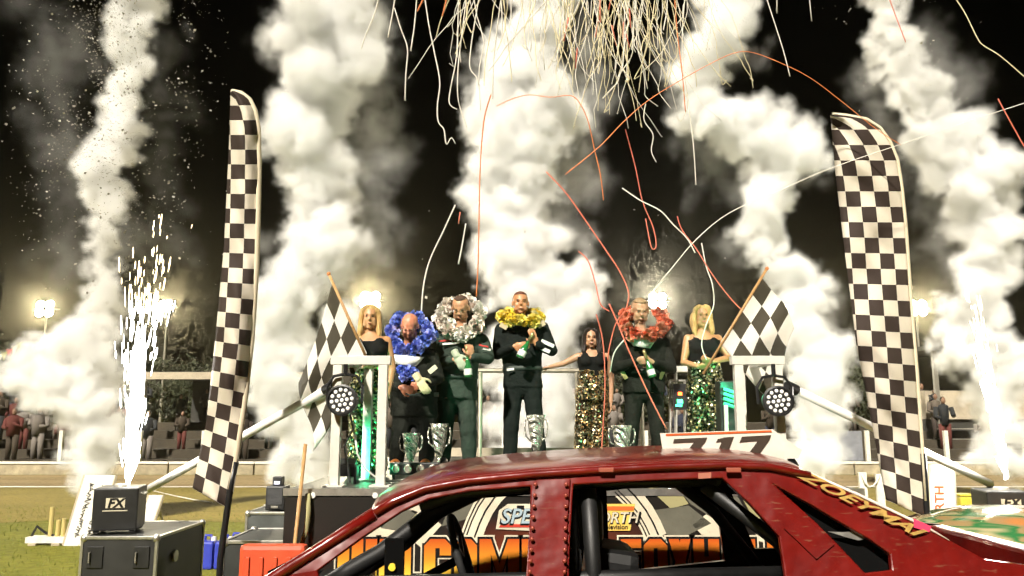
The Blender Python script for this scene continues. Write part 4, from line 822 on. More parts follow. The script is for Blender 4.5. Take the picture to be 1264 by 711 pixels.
# inner black linings so that the shell is not hollow: floor, bulkhead, far door bars
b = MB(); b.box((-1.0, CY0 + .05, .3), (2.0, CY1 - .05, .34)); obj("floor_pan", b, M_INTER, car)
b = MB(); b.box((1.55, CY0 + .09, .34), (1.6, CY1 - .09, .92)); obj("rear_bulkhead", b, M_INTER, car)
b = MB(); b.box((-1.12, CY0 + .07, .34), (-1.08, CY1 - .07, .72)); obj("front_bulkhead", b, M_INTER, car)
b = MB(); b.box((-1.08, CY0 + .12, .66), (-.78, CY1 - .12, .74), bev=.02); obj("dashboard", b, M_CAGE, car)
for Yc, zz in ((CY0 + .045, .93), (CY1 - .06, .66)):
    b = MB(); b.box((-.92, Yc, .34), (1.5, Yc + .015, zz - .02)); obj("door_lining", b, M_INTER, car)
# black inner faces of pillars, far side (seen through the openings)
side_panel("pillar_lining", [[(560, 606), (600, 600), (1000, 586), (1010, 620), (964, 590), (700, 596), (600, 604)]], M_INTER, True, th=.004, Yin=.035, bev=0) if False else None
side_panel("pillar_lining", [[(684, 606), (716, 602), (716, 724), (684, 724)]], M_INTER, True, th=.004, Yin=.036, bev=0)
# seat and steering wheel
b = MB(); xs = at(716, 680, 3.9).x
b.box((xs - .10, 3.68, .42), (xs + .12, 4.12, 1.02), M=Matrix.Translation((xs, 0, 0)) @ Matrix.Rotation(radians(8), 4, 'Y') @ Matrix.Translation((-xs, 0, 0)), bev=.05); se = obj("seat", b, M_CAGE, car, smooth=False)
b = MB(); b.box((xs - .05, 3.74, 1.0), (xs + .1, 4.06, 1.24), bev=.05); obj("headrest", b, M_CAGE, se); se.children[0].matrix_parent_inverse = Matrix()
wc = at(571, 688, 3.85); Mw = Matrix.Rotation(radians(72), 3, 'Y') @ Matrix.Rotation(radians(0), 3, 'Z')
ring = [wc + Mw @ Vector((.19 * cos(2 * pi * i / 24), .19 * sin(2 * pi * i / 24), 0)) for i in range(25)]
sw = cyl("steering_wheel", ring, .017, M_RUB)
for a_ in (0, 2 * pi / 3, 4 * pi / 3):
    b = MB(); b.tube([wc, wc + Mw @ Vector((.19 * cos(a_), .19 * sin(a_), 0))], .011, 6); o = obj("spoke", b, M_CAGE); o.parent = sw; o.matrix_parent_inverse = Matrix()
cyl("steering_column", [wc, wc + Vector((-.35, 0, -.18))], .02)
p = at(484, 700, 4.0); b = MB(); b.lathe([(0, -.006), (.018, -.006), (.018, .006), (0, .008)], p, 12, M=Matrix.Rotation(pi / 2, 3, 'X')); obj("switch_knob", b, mat("knob_yellow", (.8, .6, .05), .4), car)
b = MB(); b.box((p.x - .04, 4.01, p.z - .25), (p.x + .055, 4.04, p.z + .13), bev=.006); obj("switch_panel", b, M_INTER, car)
# bonnet, nose, boot, bumper, wheels (mostly below the frame)
A = side_pt(262, 760); zc = A.z
b = MB()
zc -= .13; prof = [(A.x + .12, zc + .0), (A.x - .3, zc - .04), (A.x - .7, zc - .07), (A.x - .95, zc - .12)]
for i, (x, z) in enumerate(prof):
    for j in range(9): v = j / 8; b.v.append((x - .06 * (1 - (2 * v - 1) ** 2), CY0 + .02 + (CY1 - CY0 - .04) * v, z + .03 * (1 - (2 * v - 1) ** 2)))
for i in range(3):
    for j in range(8): b.f.append((i * 9 + j, i * 9 + j + 1, (i + 1) * 9 + j + 1, (i + 1) * 9 + j)); b.m.append(0)
o = obj("bonnet", b, M_RED, car, smooth=True); s = o.modifiers.new("t", 'SOLIDIFY'); s.thickness = .015
for Yc in (CY0, CY1 - .03): b = MB(); b.box((A.x - .93, Yc, .28), (A.x + .2, Yc + .03, zc - .17), bev=.008); obj("front_wing", b, M_RED, car)
b = MB(); b.box((A.x - 1.0, CY0 + .05, .25), (A.x - .9, CY1 - .05, zc - .16), bev=.03); obj("nose_panel", b, M_RED, car); b = MB(); b.tube([(A.x - 1.06, CY0 - .02, .45), (A.x - 1.06, CY1 + .02, .45)], .05, 10); obj("front_bumper", b, M_STEELG, car)
T = side_pt(1216, 690); xb2 = T.x
b = MB(); b.box((xb2 - .25, CY0 + .06, T.z - .30), (xb2 + .56, CY1 - .06, T.z - .26), bev=.02); obj("boot_lid", b, M_RED, car); b = MB(); b.box((xb2 + .55, CY0 + .04, .3), (xb2 + .66, CY1 - .04, T.z - .065), bev=.02); obj("rear_panel", b, M_RED, car); b = MB(); b.tube([(xb2 + .74, CY0 - .02, .48), (xb2 + .74, CY1 + .02, .48)], .05, 10); obj("rear_bumper", b, M_STEELG, car)
b = MB(); b.add([side_pt(1000, 586) + Vector((0, .04, 0)), side_pt(1190, 680) + Vector((0, .04, 0)), side_pt(1190, 680, True) - Vector((0, .04, 0)), side_pt(1000, 586, True) - Vector((0, .04, 0))], [(0, 1, 2, 3)]); o = obj("rear_screen_panel", b, M_CAGE, car); s = o.modifiers.new("t", 'SOLIDIFY'); s.thickness = .01
for xw in (-1.62, 1.55):
    for Yc, sg in ((CY0 + .1, -1), (CY1 - .1, 1)):
        Mx = Matrix.Rotation(pi / 2, 3, 'X'); b = MB(); b.lathe([(.18, -.09), (.27, -.095), (.305, -.07), (.31, 0), (.305, .07), (.27, .095), (.18, .09), (.18, -.09)], (xw, Yc, .31), 28, M=Mx); w = obj("wheel", b, M_RUB, car, smooth=True)
        b = MB(); b.lathe([(0, -.03), (.1, -.03), (.175, -.06), (.178, .06), (.1, .03), (0, .03)], (xw, Yc, .31), 20, M=Mx); o = obj("rim", b, M_STEELG); o.parent = w; o.matrix_parent_inverse = Matrix()

# ------------------------------------------------------------ glossy second car, only its rounded tail in view on the right
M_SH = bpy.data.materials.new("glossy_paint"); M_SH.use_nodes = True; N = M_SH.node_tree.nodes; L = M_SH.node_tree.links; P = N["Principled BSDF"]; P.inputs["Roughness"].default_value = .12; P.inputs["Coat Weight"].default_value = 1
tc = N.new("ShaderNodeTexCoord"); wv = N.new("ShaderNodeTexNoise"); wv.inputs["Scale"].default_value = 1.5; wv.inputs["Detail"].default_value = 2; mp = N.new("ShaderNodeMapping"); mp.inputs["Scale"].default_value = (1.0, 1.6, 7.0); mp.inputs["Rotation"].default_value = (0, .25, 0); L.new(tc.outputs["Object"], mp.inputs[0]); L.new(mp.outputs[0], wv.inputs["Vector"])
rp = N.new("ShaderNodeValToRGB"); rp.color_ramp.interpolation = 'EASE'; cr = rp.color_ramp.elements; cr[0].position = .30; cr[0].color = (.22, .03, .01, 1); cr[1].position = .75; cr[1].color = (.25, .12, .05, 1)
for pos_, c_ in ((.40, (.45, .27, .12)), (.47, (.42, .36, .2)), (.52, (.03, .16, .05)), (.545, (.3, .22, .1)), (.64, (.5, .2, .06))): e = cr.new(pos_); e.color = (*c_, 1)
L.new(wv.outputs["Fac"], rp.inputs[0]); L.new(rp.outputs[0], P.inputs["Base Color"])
p0 = at(1150, 650, 5.0); c2 = empty("parked_race_car", (p0.x + 1.1, 5.55, 0), "glossy multicoloured car tail behind the red car at the far right", "race car")
b = MB(); n, k = 16, 14; x0 = p0.x - .12
for i in range(n + 1):
    u = i / n; x = x0 + 1.9 * u; zt = .84 + .17 * sin(min(1, u * 2.2) * pi / 2) - .10 * max(0, u - .55)
    for j in range(k + 1):
        a = pi * j / k; w = .68 * (sin(min(1, u * 3.2 + .12) * pi / 2)); y = 5.55 - cos(a) * w; e = abs(cos(a)) ** 2.6
        b.v.append((x + (.06 * (1 - e) if i == 0 else 0), y, .25 + (zt - .25) * (1 - e * .45)))
for i in range(n):
    for j in range(k): b.f.append((i * (k + 1) + j, i * (k + 1) + j + 1, (i + 1) * (k + 1) + j + 1, (i + 1) * (k + 1) + j)); b.m.append(0)
o = obj("body_shell", b, M_SH, c2, smooth=True); s = o.modifiers.new("t", 'SOLIDIFY'); s.thickness = .012
b = MB(); b.box((x0 - .02, 4.98, .3), (x0 + 1.85, 6.12, .62), bev=.05); obj("lower_body", b, M_RED, c2)
b = MB(); b.tube([(x0 - .03, 4.93, .62), (x0 + 1.8, 4.90, .66)], .035, 8); obj("side_bead", b, mat("bead_cream", (.45, .4, .3), .4), c2, smooth=True)
for xw in (x0 + .35, x0 + 1.5):
    for Yc in (5.02, 6.08): b = MB(); b.lathe([(0, -.08), (.2, -.09), (.28, -.07), (.29, 0), (.28, .07), (.2, .09), (0, .08)], (xw, Yc, .29), 24, M=Matrix.Rotation(pi / 2, 3, 'X')); obj("wheel", b, M_RUB, c2, smooth=True)
# ------------------------------------------------------------ people
TEX = bpy.data.textures.new("wrinkles", 'CLOUDS'); TEX.noise_scale = .09; TEX.noise_depth = 3
def remeshed(name, mb, m, parent, voxel=.009, smooth=4, disp=0.0):
    o = obj(name, mb, m, parent)
    r = o.modifiers.new("remesh", 'REMESH'); r.mode = 'VOXEL'; r.voxel_size = voxel; r.use_smooth_shade = True
    if smooth: s = o.modifiers.new("smooth", 'SMOOTH'); s.factor = .5; s.iterations = smooth
    if disp:
        d = o.modifiers.new("folds", 'DISPLACE'); d.texture = TEX; d.strength = disp; d.mid_level = .5; d.texture_coords = 'GLOBAL'
        s = o.modifiers.new("soft", 'SMOOTH'); s.factor = .5; s.iterations = 1
    for p in o.data.polygons: p.use_smooth = True
    return o
def chain(b, pts, rs):
    "tapered limb with round joints"
    P_, R_ = [], []
    for i in range(len(pts) - 1):
        for k in range(4):
            t = k / 4; P_.append(pts[i].lerp(pts[i + 1], t)); R_.append(rs[i] + (rs[i + 1] - rs[i]) * t)
    P_.append(pts[-1]); R_.append(rs[-1]); b.tube(P_, R_, 12)
    for p, r in zip(pts, rs): b.ball(p, r * .995, 12)
def loft(b, rings, n=20):
    vs_ = []
    for c, hw, dp in rings:
        for j in range(n):
            a = 2 * pi * j / n; ca, sa = cos(a), sin(a); e = .8
            vs_.append(c + Vector((hw * abs(ca) ** e * (1 if ca >= 0 else -1), dp * abs(sa) ** e * (1 if sa >= 0 else -1), 0)))
    k = len(rings); fs = [(i*n + j, i*n + (j+1) % n, (i+1)*n + (j+1) % n, (i+1)*n + j) for i in range(k-1) for j in range(n)]; fs += [tuple(range(n))[::-1], tuple((k-1)*n + j for j in range(n))]
    b.add(vs_, fs)
def hand(b, w, d, nrm, side, curl=.5, sc=1.0):
    "palm, four unequal bent fingers and a thumb from the side of the palm"
    d = d.normalized(); nrm = (nrm - d * nrm.dot(d)).normalized(); s = d.cross(nrm).normalized() * side
    Mh = Matrix((s, d, nrm)).transposed()
    b.ball(w + d * .05 * sc, (.042 * sc, .055 * sc, .018 * sc), 12, M=Mh)
    for k, (off, ln) in enumerate(((.031, .070), (.011, .080), (-.010, .075), (-.030, .060))):
        p = w + d * .088 * sc + s * off * sc; pts = [p]; dd = d.copy()
        for q in range(3):
            ax = s; dd = (Matrix.Rotation(curl * (.7 + .25 * q) * (1 + .06 * k) * side, 3, ax) @ dd) if True else dd; pts.append(pts[-1] + dd * ln * sc * (.42, .32, .26)[q])
        chain(b, pts, [.0105 * sc, .0098 * sc, .009 * sc, .008 * sc])
    p = w + d * .03 * sc + s * .035 * sc; t1 = (d * .7 + s * .75 + nrm * .25).normalized(); t2 = (d * .9 + s * .15 + nrm * .5).normalized()
    chain(b, [p, p + t1 * .04 * sc, p + t1 * .04 * sc + t2 * .034 * sc], [.014 * sc, .0115 * sc, .0095 * sc])
SKIN = {}
def skin_mat(name, c):
    m = mat(name, c, .45, var=.10, vscale=22, bump=.06, bscale=120); P = m.node_tree.nodes["Principled BSDF"]; P.inputs["Subsurface Weight"].default_value = .12; P.inputs["Subsurface Radius"].default_value = (.02, .008, .004); P.inputs["Subsurface Scale"].default_value = .6
    return m
def head_matrix(c, pitch, yaw, roll): return Matrix.Translation(c) @ Matrix.Rotation(roll, 4, 'Y') @ Matrix.Rotation(yaw, 4, 'Z') @ Matrix.Rotation(pitch, 4, 'X')
def head(b, Mh, H, fem=False):
    def bl(c, r, n=14): b.ball((0, 0, 0), (r[0] * H, r[1] * H, r[2] * H), n, M=None); k = len(b.v) - (2 + (max(4, n // 2 + 1) - 1) * n); b.v[k:] = [tuple(Mh @ (Vector(v) + Vector(c) * H)) for v in b.v[k:]]
    bl((0, .05, .16), (.325, .40, .33)); bl((0, -.07, -.10), (.265, .28, .36)); bl((0, -.21, -.40), (.11, .09, .075)); bl((0, -.30, .11), (.20, .07, .05))
    for s in (-1, 1): bl((s * .335, .03, -.02), (.04, .09, .125), 10); bl((s * .15, -.235, -.12), (.11, .09, .13), 10); bl((s * .17, -.1, -.27), (.12, .2, .14), 10)
    bl((0, -.35, .02), (.035, .05, .11), 10); bl((0, -.385, -.09), (.06, .065, .05), 10); bl((0, -.315, -.265), (.1, .05, .055), 10)
def face(Mh, H, par, brow, lip, lids=True):
    def part(name, c, r, m):
        b = MB(); b.ball((0, 0, 0), (r[0] * H, r[1] * H, r[2] * H), 10); b.v = [tuple(Mh @ (Vector(v) + Vector(c) * H)) for v in b.v]; o = obj(name, b, m, smooth=True); o.parent = par; return o
    for s in (-1, 1):
        part("eye", (s * .125, -.322, .03), (.042, .024, .017), M_EYE); part("eyebrow", (s * .135, -.352, .105), (.07, .022, .013), brow)
    part("mouth", (0, -.352, -.262), (.075, .016, .015), lip)
M_EYE = mat("eye_dark", (.03, .02, .015), .25); M_LIP = mat("lip", (.34, .11, .08), .45); M_LIPF = mat("lip_fem", (.42, .1, .09), .4)
def person(lab, Y): return empty("person", tuple(at(0, 0, Y)), lab, "person")
def fabric(name, c, bump=.3): return mat(name, c, .85, spec=.12, var=.22, vscale=5, bump=bump, bscale=45)
M_SUITB = fabric("suit_black", (.010, .014, .012)); M_SUITG = fabric("suit_green_grey", (.034, .050, .038)); M_SUITK = fabric("suit_black_olive", (.014, .016, .012)); M_SHOE = mat("shoe_black", (.012, .012, .012), .5); M_SHOEO = mat("shoe_orange", (.55, .17, .03), .55)
M_TOP = fabric("camisole_black", (.008, .009, .008))

def driver(lab, Y, sk, suit, shoe, S, hair=None, sleeves=None, hands_glove=None):
    J = lambda a: at(a[0], a[1], Y + (a[2] if len(a) > 2 else 0)); px = 1 / ppm(Y, 2.0)
    hc = J(S['head']); H = S['hh'] * px; Mh = head_matrix(hc, *S.get('hrot', (0, 0, 0)))
    root = empty("person", (hc.x, Y, DZ), lab, "person")
    body = MB(); su = MB(); head(body, Mh, H)
    nb = J(S['neck']); chain(body, [nb, Mh @ Vector((0, .06 * H, -.25 * H))], [.062, .06])
    rings = [(J(t), t[3] * px, t[4]) for t in S['torso']]
    loft(body, [(c, hw * .9, dp * .9) for c, hw, dp in rings]); loft(su, rings)
    chain(su, [nb + Vector((0, .01, -.07)), nb + Vector((0, .005, -.045))], [.078, .07])
    for side, (sh, el, wr, hd, nm, cu) in zip((-1, 1), S['arms']):
        a, e, w = J(sh), J(el), J(wr); chain(body, [a, e, w], [.055, .042, .028]); chain(su, [a, e, w - (w - e).normalized() * .02], [.078, .063, .045])
        b_ = hand(body, w, Vector(hd), Vector(nm), side, cu, 1.05)
    for hp, kn, an in S['legs']:
        h, k, a = J(hp), J(kn), J(an); a.z = max(a.z, DZ + .085); chain(body, [h, k, a, Vector((a.x, a.y, DZ + .05))], [.085, .055, .038, .04]); chain(su, [h, k, Vector((a.x, a.y, DZ + .085))], [.108, .086, .074])
    if len(S['legs']) == 2:
        pv = (J(S['legs'][0][0]) + J(S['legs'][1][0])) / 2; chain(su, [J(S['legs'][0][0]), J(S['legs'][1][0])], [.11, .11]); chain(body, [J(S['legs'][0][0]), J(S['legs'][1][0])], [.09, .09])
    bo_ = remeshed("body", body, sk, root, .0085, 2); face(Mh, H, bo_, S.get('brow', M_HAIRB), M_LIP)
    remeshed("racing_suit", su, suit, root, .0115, 3, .022)
    for hp, kn, an in S['legs']:
        a = J(an); b = MB(); tx = S.get('toe', 0); b.ball((a.x + tx, a.y - .07, DZ + .047), (.05, .145, .045), 14); b.ball((a.x, a.y + .02, DZ + .07), (.048, .065, .068), 12); remeshed("shoe", b, shoe, root, .009, 2)
        b = MB(); b.box((a.x + tx - .045, a.y - .205, DZ + .0005), (a.x + tx + .045, a.y + .075, DZ + .016), bev=.006); obj("sole", b, M_SHOE, root)
    # belt
    bl = S['belt']; c = J((bl[0], bl[1])); b = MB(); n = 28
    for zz, rr in ((-.022, 1.0), (.022, 1.0)):
        for j in range(n): a = 2 * pi * j / n; b.v.append((c.x + cos(a) * (bl[2] * px + .008), c.y + sin(a) * (bl[3] + .012), c.z + zz))
    for j in range(n): b.f.append((j, (j + 1) % n, n + (j + 1) % n, n + j)); b.m.append(0)
    o = obj("belt", b, mat("belt_dark", (.03, .045, .035), .6), root, smooth=True); o.modifiers.new("t", 'SOLIDIFY').thickness = .006
    if hair:
        col, cut, fr = hair; b = MB(); b.ball((0, 0, 0), (.345 * H, .425 * H, .355 * H), 24); bm_v = []
        for v in b.v: bm_v.append(Vector(v))
        keep = lambda v: (v.z > cut * H + (.55 * H + v.y) * -fr if v.y < .1 * H else v.z > -.22 * H)
        b2 = MB(); idx = {}
        for f in b.f:
            if all(keep(bm_v[i]) for i in f):
                b2.f.append(tuple(idx.setdefault(i, len(idx)) for i in f)); b2.m.append(0)
        inv = sorted(idx, key=lambda i: idx[i]); b2.v = [tuple(Mh @ (bm_v[i] * (1 + .035 * noise.noise(bm_v[i] * 60)) + Vector((0, .05 * H, .16 * H)))) for i in inv]
        o = obj("hair", b2, col, root, smooth=True); o.modifiers.new("t", 'SOLIDIFY').thickness = .008
    return root, Mh, H, px
M_HAIRB = mat("hair_brown", (.07, .035, .018), .6, bump=.5, bscale=140); M_HAIRR = mat("hair_ginger", (.13, .04, .018), .6, bump=.4, bscale=140); M_HAIRG = mat("hair_fair", (.3, .2, .1), .6, bump=.4, bscale=140)
def patch(par, px, py, w, h, Y, m, rot=0, name="patch"):
    c = at(px, py, Y); b = MB(); k = 1 / ppm(Y, c.z); M = Matrix.Translation(c) @ Matrix.Rotation(rot, 4, 'Y'); b.box((-w * k / 2, -.003, -h * k / 2), (w * k / 2, .003, h * k / 2), M=M, bev=.002); return obj(name, b, m, par)

# --- driver in the yellow garland
S1 = dict(head=(642.5, 374.5, -.02), hh=30, hrot=(-.04, .05, 0), neck=(642, 397), brow=M_HAIRR,
  torso=[(645, 478, 0, 25, .13), (645, 462, 0, 23.5, .125), (644.5, 445, 0, 24.5, .13), (644, 425, -.01, 26.5, .14), (643.5, 411, -.01, 27, .125), (643, 402, 0, 20, .09), (642.5, 397, 0, 9, .07)],
  arms=[((619, 407), (614, 437, -.05), (634, 428, -.27), (.85, -.25, .1), (0, 1, 0), .3), ((669, 405), (681, 433, -.06), (662, 425, -.25), (-.35, -.2, .95), (-.3, 1, 0), .12)],
  legs=[((634, 478), (631, 522, -.02), (629.5, 565)), ((656, 478), (661.5, 522, -.02), (666, 565))], belt=(645, 455, 24, .125), toe=.0)
r1, Mh, H, k1 = driver("driver in black suit and yellow garland with hands clasped at his chest", 8.55, skin_mat("skin_warm", (.5, .24, .11)), M_SUITB, M_SHOE, S1, (M_HAIRR, .16, .06))
for a, c, w, h, r in ((676, 424, 17, 4.5, .42), (671, 431, 17, 4.5, .42)): patch(r1, a, c, w, h, 8.33, mat("sleeve_white", (.7, .74, .68), .6), r, "sleeve_band")
for a, c in ((622, 402), (668, 400)): patch(r1, a, c, 10, 7, 8.40, mat("epaulette", (.5, .42, .26), .7), .5 if a < 640 else -.5, "shoulder_patch")
patch(r1, 630, 456, 9, 3, 8.39, M_WHITE, -.15, "belt_badge")
# --- driver in the white garland
S2 = dict(head=(568.5, 381, -.05), hh=32, hrot=(.48, -.12, 0), neck=(569, 404), brow=M_HAIRB,
  torso=[(562, 492, 0, 27, .14), (563, 470, 0, 26, .135), (564, 452, 0, 27, .14), (566, 432, -.01, 29, .145), (568, 417, -.01, 29, .125), (569, 409, 0, 20, .09), (569, 404, 0, 9, .07)],
  arms=[((543, 421), (537, 452, -.03), (560, 444, -.26), (.8, -.35, .0), (.2, 1, 0), .7), ((595, 421), (603, 442, -.12), (582, 441, -.28), (-.1, -.15, .9), (-.6, .8, 0), .85)],
  legs=[((551, 490), (549, 532, -.03), (547.5, 568)), ((575, 490), (578, 532, -.03), (579, 568))], belt=(563, 465, 26.5, .135))
r2, *_ = driver("driver in grey green suit and white garland raising a fist to his chest", 8.1, skin_mat("skin_fair", (.5, .26, .14)), M_SUITG, M_SHOE, S2, (M_HAIRB, .2, -.1))
patch(r2, 556, 424, 20, 2.6, 7.93, M_WHITE, -.1, "chest_badge"); patch(r2, 553, 420, 24, 2.2, 7.925, mat("badge_red", (.5, .03, .02), .6), -.1, "chest_badge"); patch(r2, 601, 431, 10, 2.5, 7.88, M_WHITE, .2, "sleeve_badge"); patch(r2, 597, 427, 12, 2, 7.86, mat("badge_red", (.5, .03, .02)), .2, "sleeve_badge")
# --- bald driver in the blue garland
S3 = dict(head=(506, 403, -.1), hh=32, hrot=(.68, -.05, .03), neck=(506, 427), brow=M_HAIRG,
  torso=[(512, 514, 0, 29, .15), (511, 492, 0, 29, .16), (509, 470, -.02, 29, .165), (508, 452, -.03, 29, .16), (507, 440, -.02, 28, .13), (506, 432, 0, 19, .09), (506, 427, 0, 9, .07)],
  arms=[((482, 440), (478, 470, -.05), (494, 478, -.27), (.9, -.3, -.25), (.1, .9, .3), .6), ((532, 440), (541, 466, -.05), (526, 474, -.27), (-.85, -.3, -.2), (-.1, .9, .3), .6)],
  legs=[((498, 514), (493, 544, -.04), (489, 572)), ((526, 514), (528, 544, -.02), (526, 571))], belt=(511, 487, 29.5, .16))
r3, *_ = driver("bald driver in black suit and blue garland looking down at his hands", 7.75, skin_mat("skin_ruddy", (.5, .2, .11)), M_SUITK, M_SHOEO, S3, None)
patch(r3, 534, 456, 12, 6, 7.50, mat("sleeve_cream", (.6, .56, .4), .6), -.7, "sleeve_badge"); patch(r3, 480, 462, 4, 9, 7.60, mat("sleeve_cream", (.6, .56, .4)), -.2, "sleeve_badge")
# --- driver in the coral garland
S4 = dict(head=(790, 384, -.03), hh=32, hrot=(.28, .03, 0), neck=(791, 408), brow=M_HAIRG,
  torso=[(795, 485, 0, 27, .14), (795, 466, 0, 26, .135), (794, 450, 0, 27.5, .14), (793, 432, -.01, 30, .15), (792, 420, -.01, 30, .13), (791, 412, 0, 20, .09), (791, 408, 0, 9, .07)],
  arms=[((766, 424), (760, 455, -.05), (786, 445, -.27), (.85, -.3, .1), (.1, .9, .3), .8), ((819, 424), (829, 456, -.05), (806, 447, -.27), (-.85, -.3, .1), (-.1, .9, .3), .8)],
  legs=[((783, 485), (780, 525, -.03), (778, 563)), ((807, 485), (811, 525, -.02), (814, 563))], belt=(795, 459, 26.5, .135))
r4, *_ = driver("driver in black suit and coral garland holding a green bottle", 8.8, skin_mat("skin_pale", (.48, .28, .16)), M_SUITK, M_SHOE, S4, (M_HAIRG, .14, .02))
for a, rr in ((770, -.5), (817, .5)): patch(r4, a, 462, 5, 13, 8.69, mat("pocket_olive", (.42, .36, .14), .7), rr, "pocket_flap")

# --- women in black tops and sequins
def sequin(name, cols, scale):
    m = bpy.data.materials.new(name); m.use_nodes = True; N = m.node_tree.nodes; L = m.node_tree.links; P = N["Principled BSDF"]; P.inputs["Metallic"].default_value = .85; P.inputs["Roughness"].default_value = .3
    tc = N.new("ShaderNodeTexCoord"); vo = N.new("ShaderNodeTexVoronoi"); vo.inputs["Scale"].default_value = scale; L.new(tc.outputs["Object"], vo.inputs["Vector"])
    sp = N.new("ShaderNodeSeparateColor"); L.new(vo.outputs["Color"], sp.inputs[0]); rp = N.new("ShaderNodeValToRGB"); rp.color_ramp.interpolation = 'CONSTANT'; el = rp.color_ramp.elements
    el[0].color = (*cols[0], 1); el[1].position = 1.0; el[1].color = (*cols[-1], 1)
    for i, c in enumerate(cols[1:], 1): e = el.new(i / len(cols)); e.color = (*c, 1)
    L.new(sp.outputs[0], rp.inputs[0]); L.new(rp.outputs[0], P.inputs["Base Color"])
    sb = N.new("ShaderNodeVectorMath"); sb.operation = 'SUBTRACT'; sb.inputs[1].default_value = (.5, .5, .5); L.new(vo.outputs["Color"], sb.inputs[0]); sc = N.new("ShaderNodeVectorMath"); sc.operation = 'SCALE'; sc.inputs["Scale"].default_value = 1.5; L.new(sb.outputs[0], sc.inputs[0])
    ge = N.new("ShaderNodeNewGeometry"); ad = N.new("ShaderNodeVectorMath"); L.new(ge.outputs["Normal"], ad.inputs[0]); L.new(sc.outputs[0], ad.inputs[1]); nn = N.new("ShaderNodeVectorMath"); nn.operation = 'NORMALIZE'; L.new(ad.outputs[0], nn.inputs[0]); L.new(nn.outputs[0], P.inputs["Normal"])
    return m
M_SEQG = sequin("sequin_green_gold", [(.02, .03, .015), (.05, .06, .03), (.3, .26, .08), (.04, .1, .05), (.6, .55, .3), (.015, .02, .01), (.1, .09, .04), (.85, .8, .6)], 62)
M_SEQB = sequin("sequin_bronze", [(.03, .02, .01), (.2, .1, .04), (.5, .3, .1), (.05, .06, .03), (.7, .55, .3), (.02, .015, .01), (.12, .13, .06), (.85, .75, .55)], 62)
def woman(lab, Y, sk, S, hairm, seq):
    J = lambda a: at(a[0], a[1], Y + (a[2] if len(a) > 2 else 0)); px = 1 / ppm(Y, 2.0)
    hc = J(S['head']); H = S['hh'] * px; Mh = head_matrix(hc, *S.get('hrot', (0, 0, 0))); root = empty("person", (hc.x, Y, DZ), lab, "person")
    body = MB(); head(body, Mh, H, True); nb = J(S['neck']); chain(body, [nb, Mh @ Vector((0, .06 * H, -.25 * H))], [.05, .045])
    rings = [(J(t), t[3] * px, t[4]) for t in S['torso']]; loft(body, rings)
    ch = S['chest']; bc = J(ch)
    for s in (-1, 1): body.ball(bc + Vector((s * .075, -.075, 0)), (.068, .055, .066), 12)
    for side, (sh, el, wr, hd, nm, cu) in zip((-1, 1), S['arms']):
        a, e, w = J(sh), J(el), J(wr); chain(body, [a, e, w], [.045, .036, .024]); hand(body, w, Vector(hd), Vector(nm), side, cu, .92)
    for hp, kn, an in S['legs']: h, k, a = J(hp), J(kn), J(an); chain(body, [h, k, Vector((a.x, a.y, DZ + .06))], [.085, .052, .034])
    bo_ = remeshed("body", body, sk, root, .0085, 2); face(Mh, H, bo_, hairm, M_LIPF)
    tp = MB(); loft(tp, [(c, hw + .008, dp + .008) for c, hw, dp in rings[S['top'][0]:S['top'][1]]])
    for s in (-1, 1): tp.ball(bc + Vector((s * .078, -.078, -.006)), (.08, .066, .072), 12); tp.ball(bc + Vector((s * .09, -.07, .05)), (.05, .055, .05), 10)
    to = remeshed("camisole", tp, M_TOP, root, .0095, 2, .008)
    for s, (sh, *_r) in zip((-1, 1), S['arms']):
        a = J(sh); b = MB(); b.tube([bc + Vector((s * .09, -.118, .04)), Vector((a.x - s * .045, a.y - .055, a.z + .015)), Vector((a.x - s * .045, a.y + .02, a.z + .055)), Vector((a.x - s * .06, a.y + .09, a.z - .06))], .008, 6); o = obj("strap", b, M_TOP, smooth=True); o.parent = to
    tr = MB(); wst = rings[0]; loft(tr, [(J((S['hip'][0], S['hip'][1] + 10)), S['hip'][2] * px, .15), (J((S['hip'][0], S['hip'][1])), S['hip'][2] * px, .15), (wst[0], wst[1] + .012, wst[2] + .012), (rings[1][0], rings[1][1] + .012, rings[1][2] + .012)][0:4])
    for hp, kn, an in S['legs']: h, k, a = J(hp), J(kn), J(an); chain(tr, [h, k, Vector((a.x, a.y, DZ + .09))], [.108, .102, S.get('hem', .115)])
    remeshed("sequin_trousers", tr, seq, root, .0115, 3, .03)
    for hp, kn, an in S['legs']: a = J(an); b = MB(); b.ball((a.x, a.y - .06, DZ + .035), (.036, .11, .033), 12); b.ball((a.x, a.y + .03, DZ + .05), (.032, .045, .048), 10); remeshed("shoe", b, M_SHOE, root, .009, 1)
    # hair
    hb = MB()
    def bl(c, r): 
        n = 14; hb.ball((0, 0, 0), (r[0] * H, r[1] * H, r[2] * H), n); k = len(hb.v) - (2 + (max(4, n // 2 + 1) - 1) * n); hb.v[k:] = [tuple(Mh @ (Vector(v) + Vector(c) * H)) for v in hb.v[k:]]
    bl((0, .10, .21), (.36, .40, .33)); bl((0, .22, 0), (.37, .25, .4))
    for s in (-1, 1):
        pts = [Mh @ Vector((s * x * H, y * H, z * H)) for x, y, z in ((.12, -.22, .45), (.27, -.2, .34), (.345, -.1, .12), (.36, -.08, -.15), (.36, -.08, -.42), (.34 + .04, -.12, -.66 * S.get('hl', 1)), (.32, -.14, -.85 * S.get('hl', 1)))]; chain(hb, pts, [.07 * H, .09 * H, .10 * H, .115 * H, .13 * H, .12 * H, .06 * H])
        pts = [Mh @ Vector((s * x * H, y * H, z * H)) for x, y, z in ((.2, .3, .1), (.26, .3, -.3), (.24, .28, -.75 * S.get('hl', 1)))]; chain(hb, pts, [.2 * H, .2 * H, .1 * H])
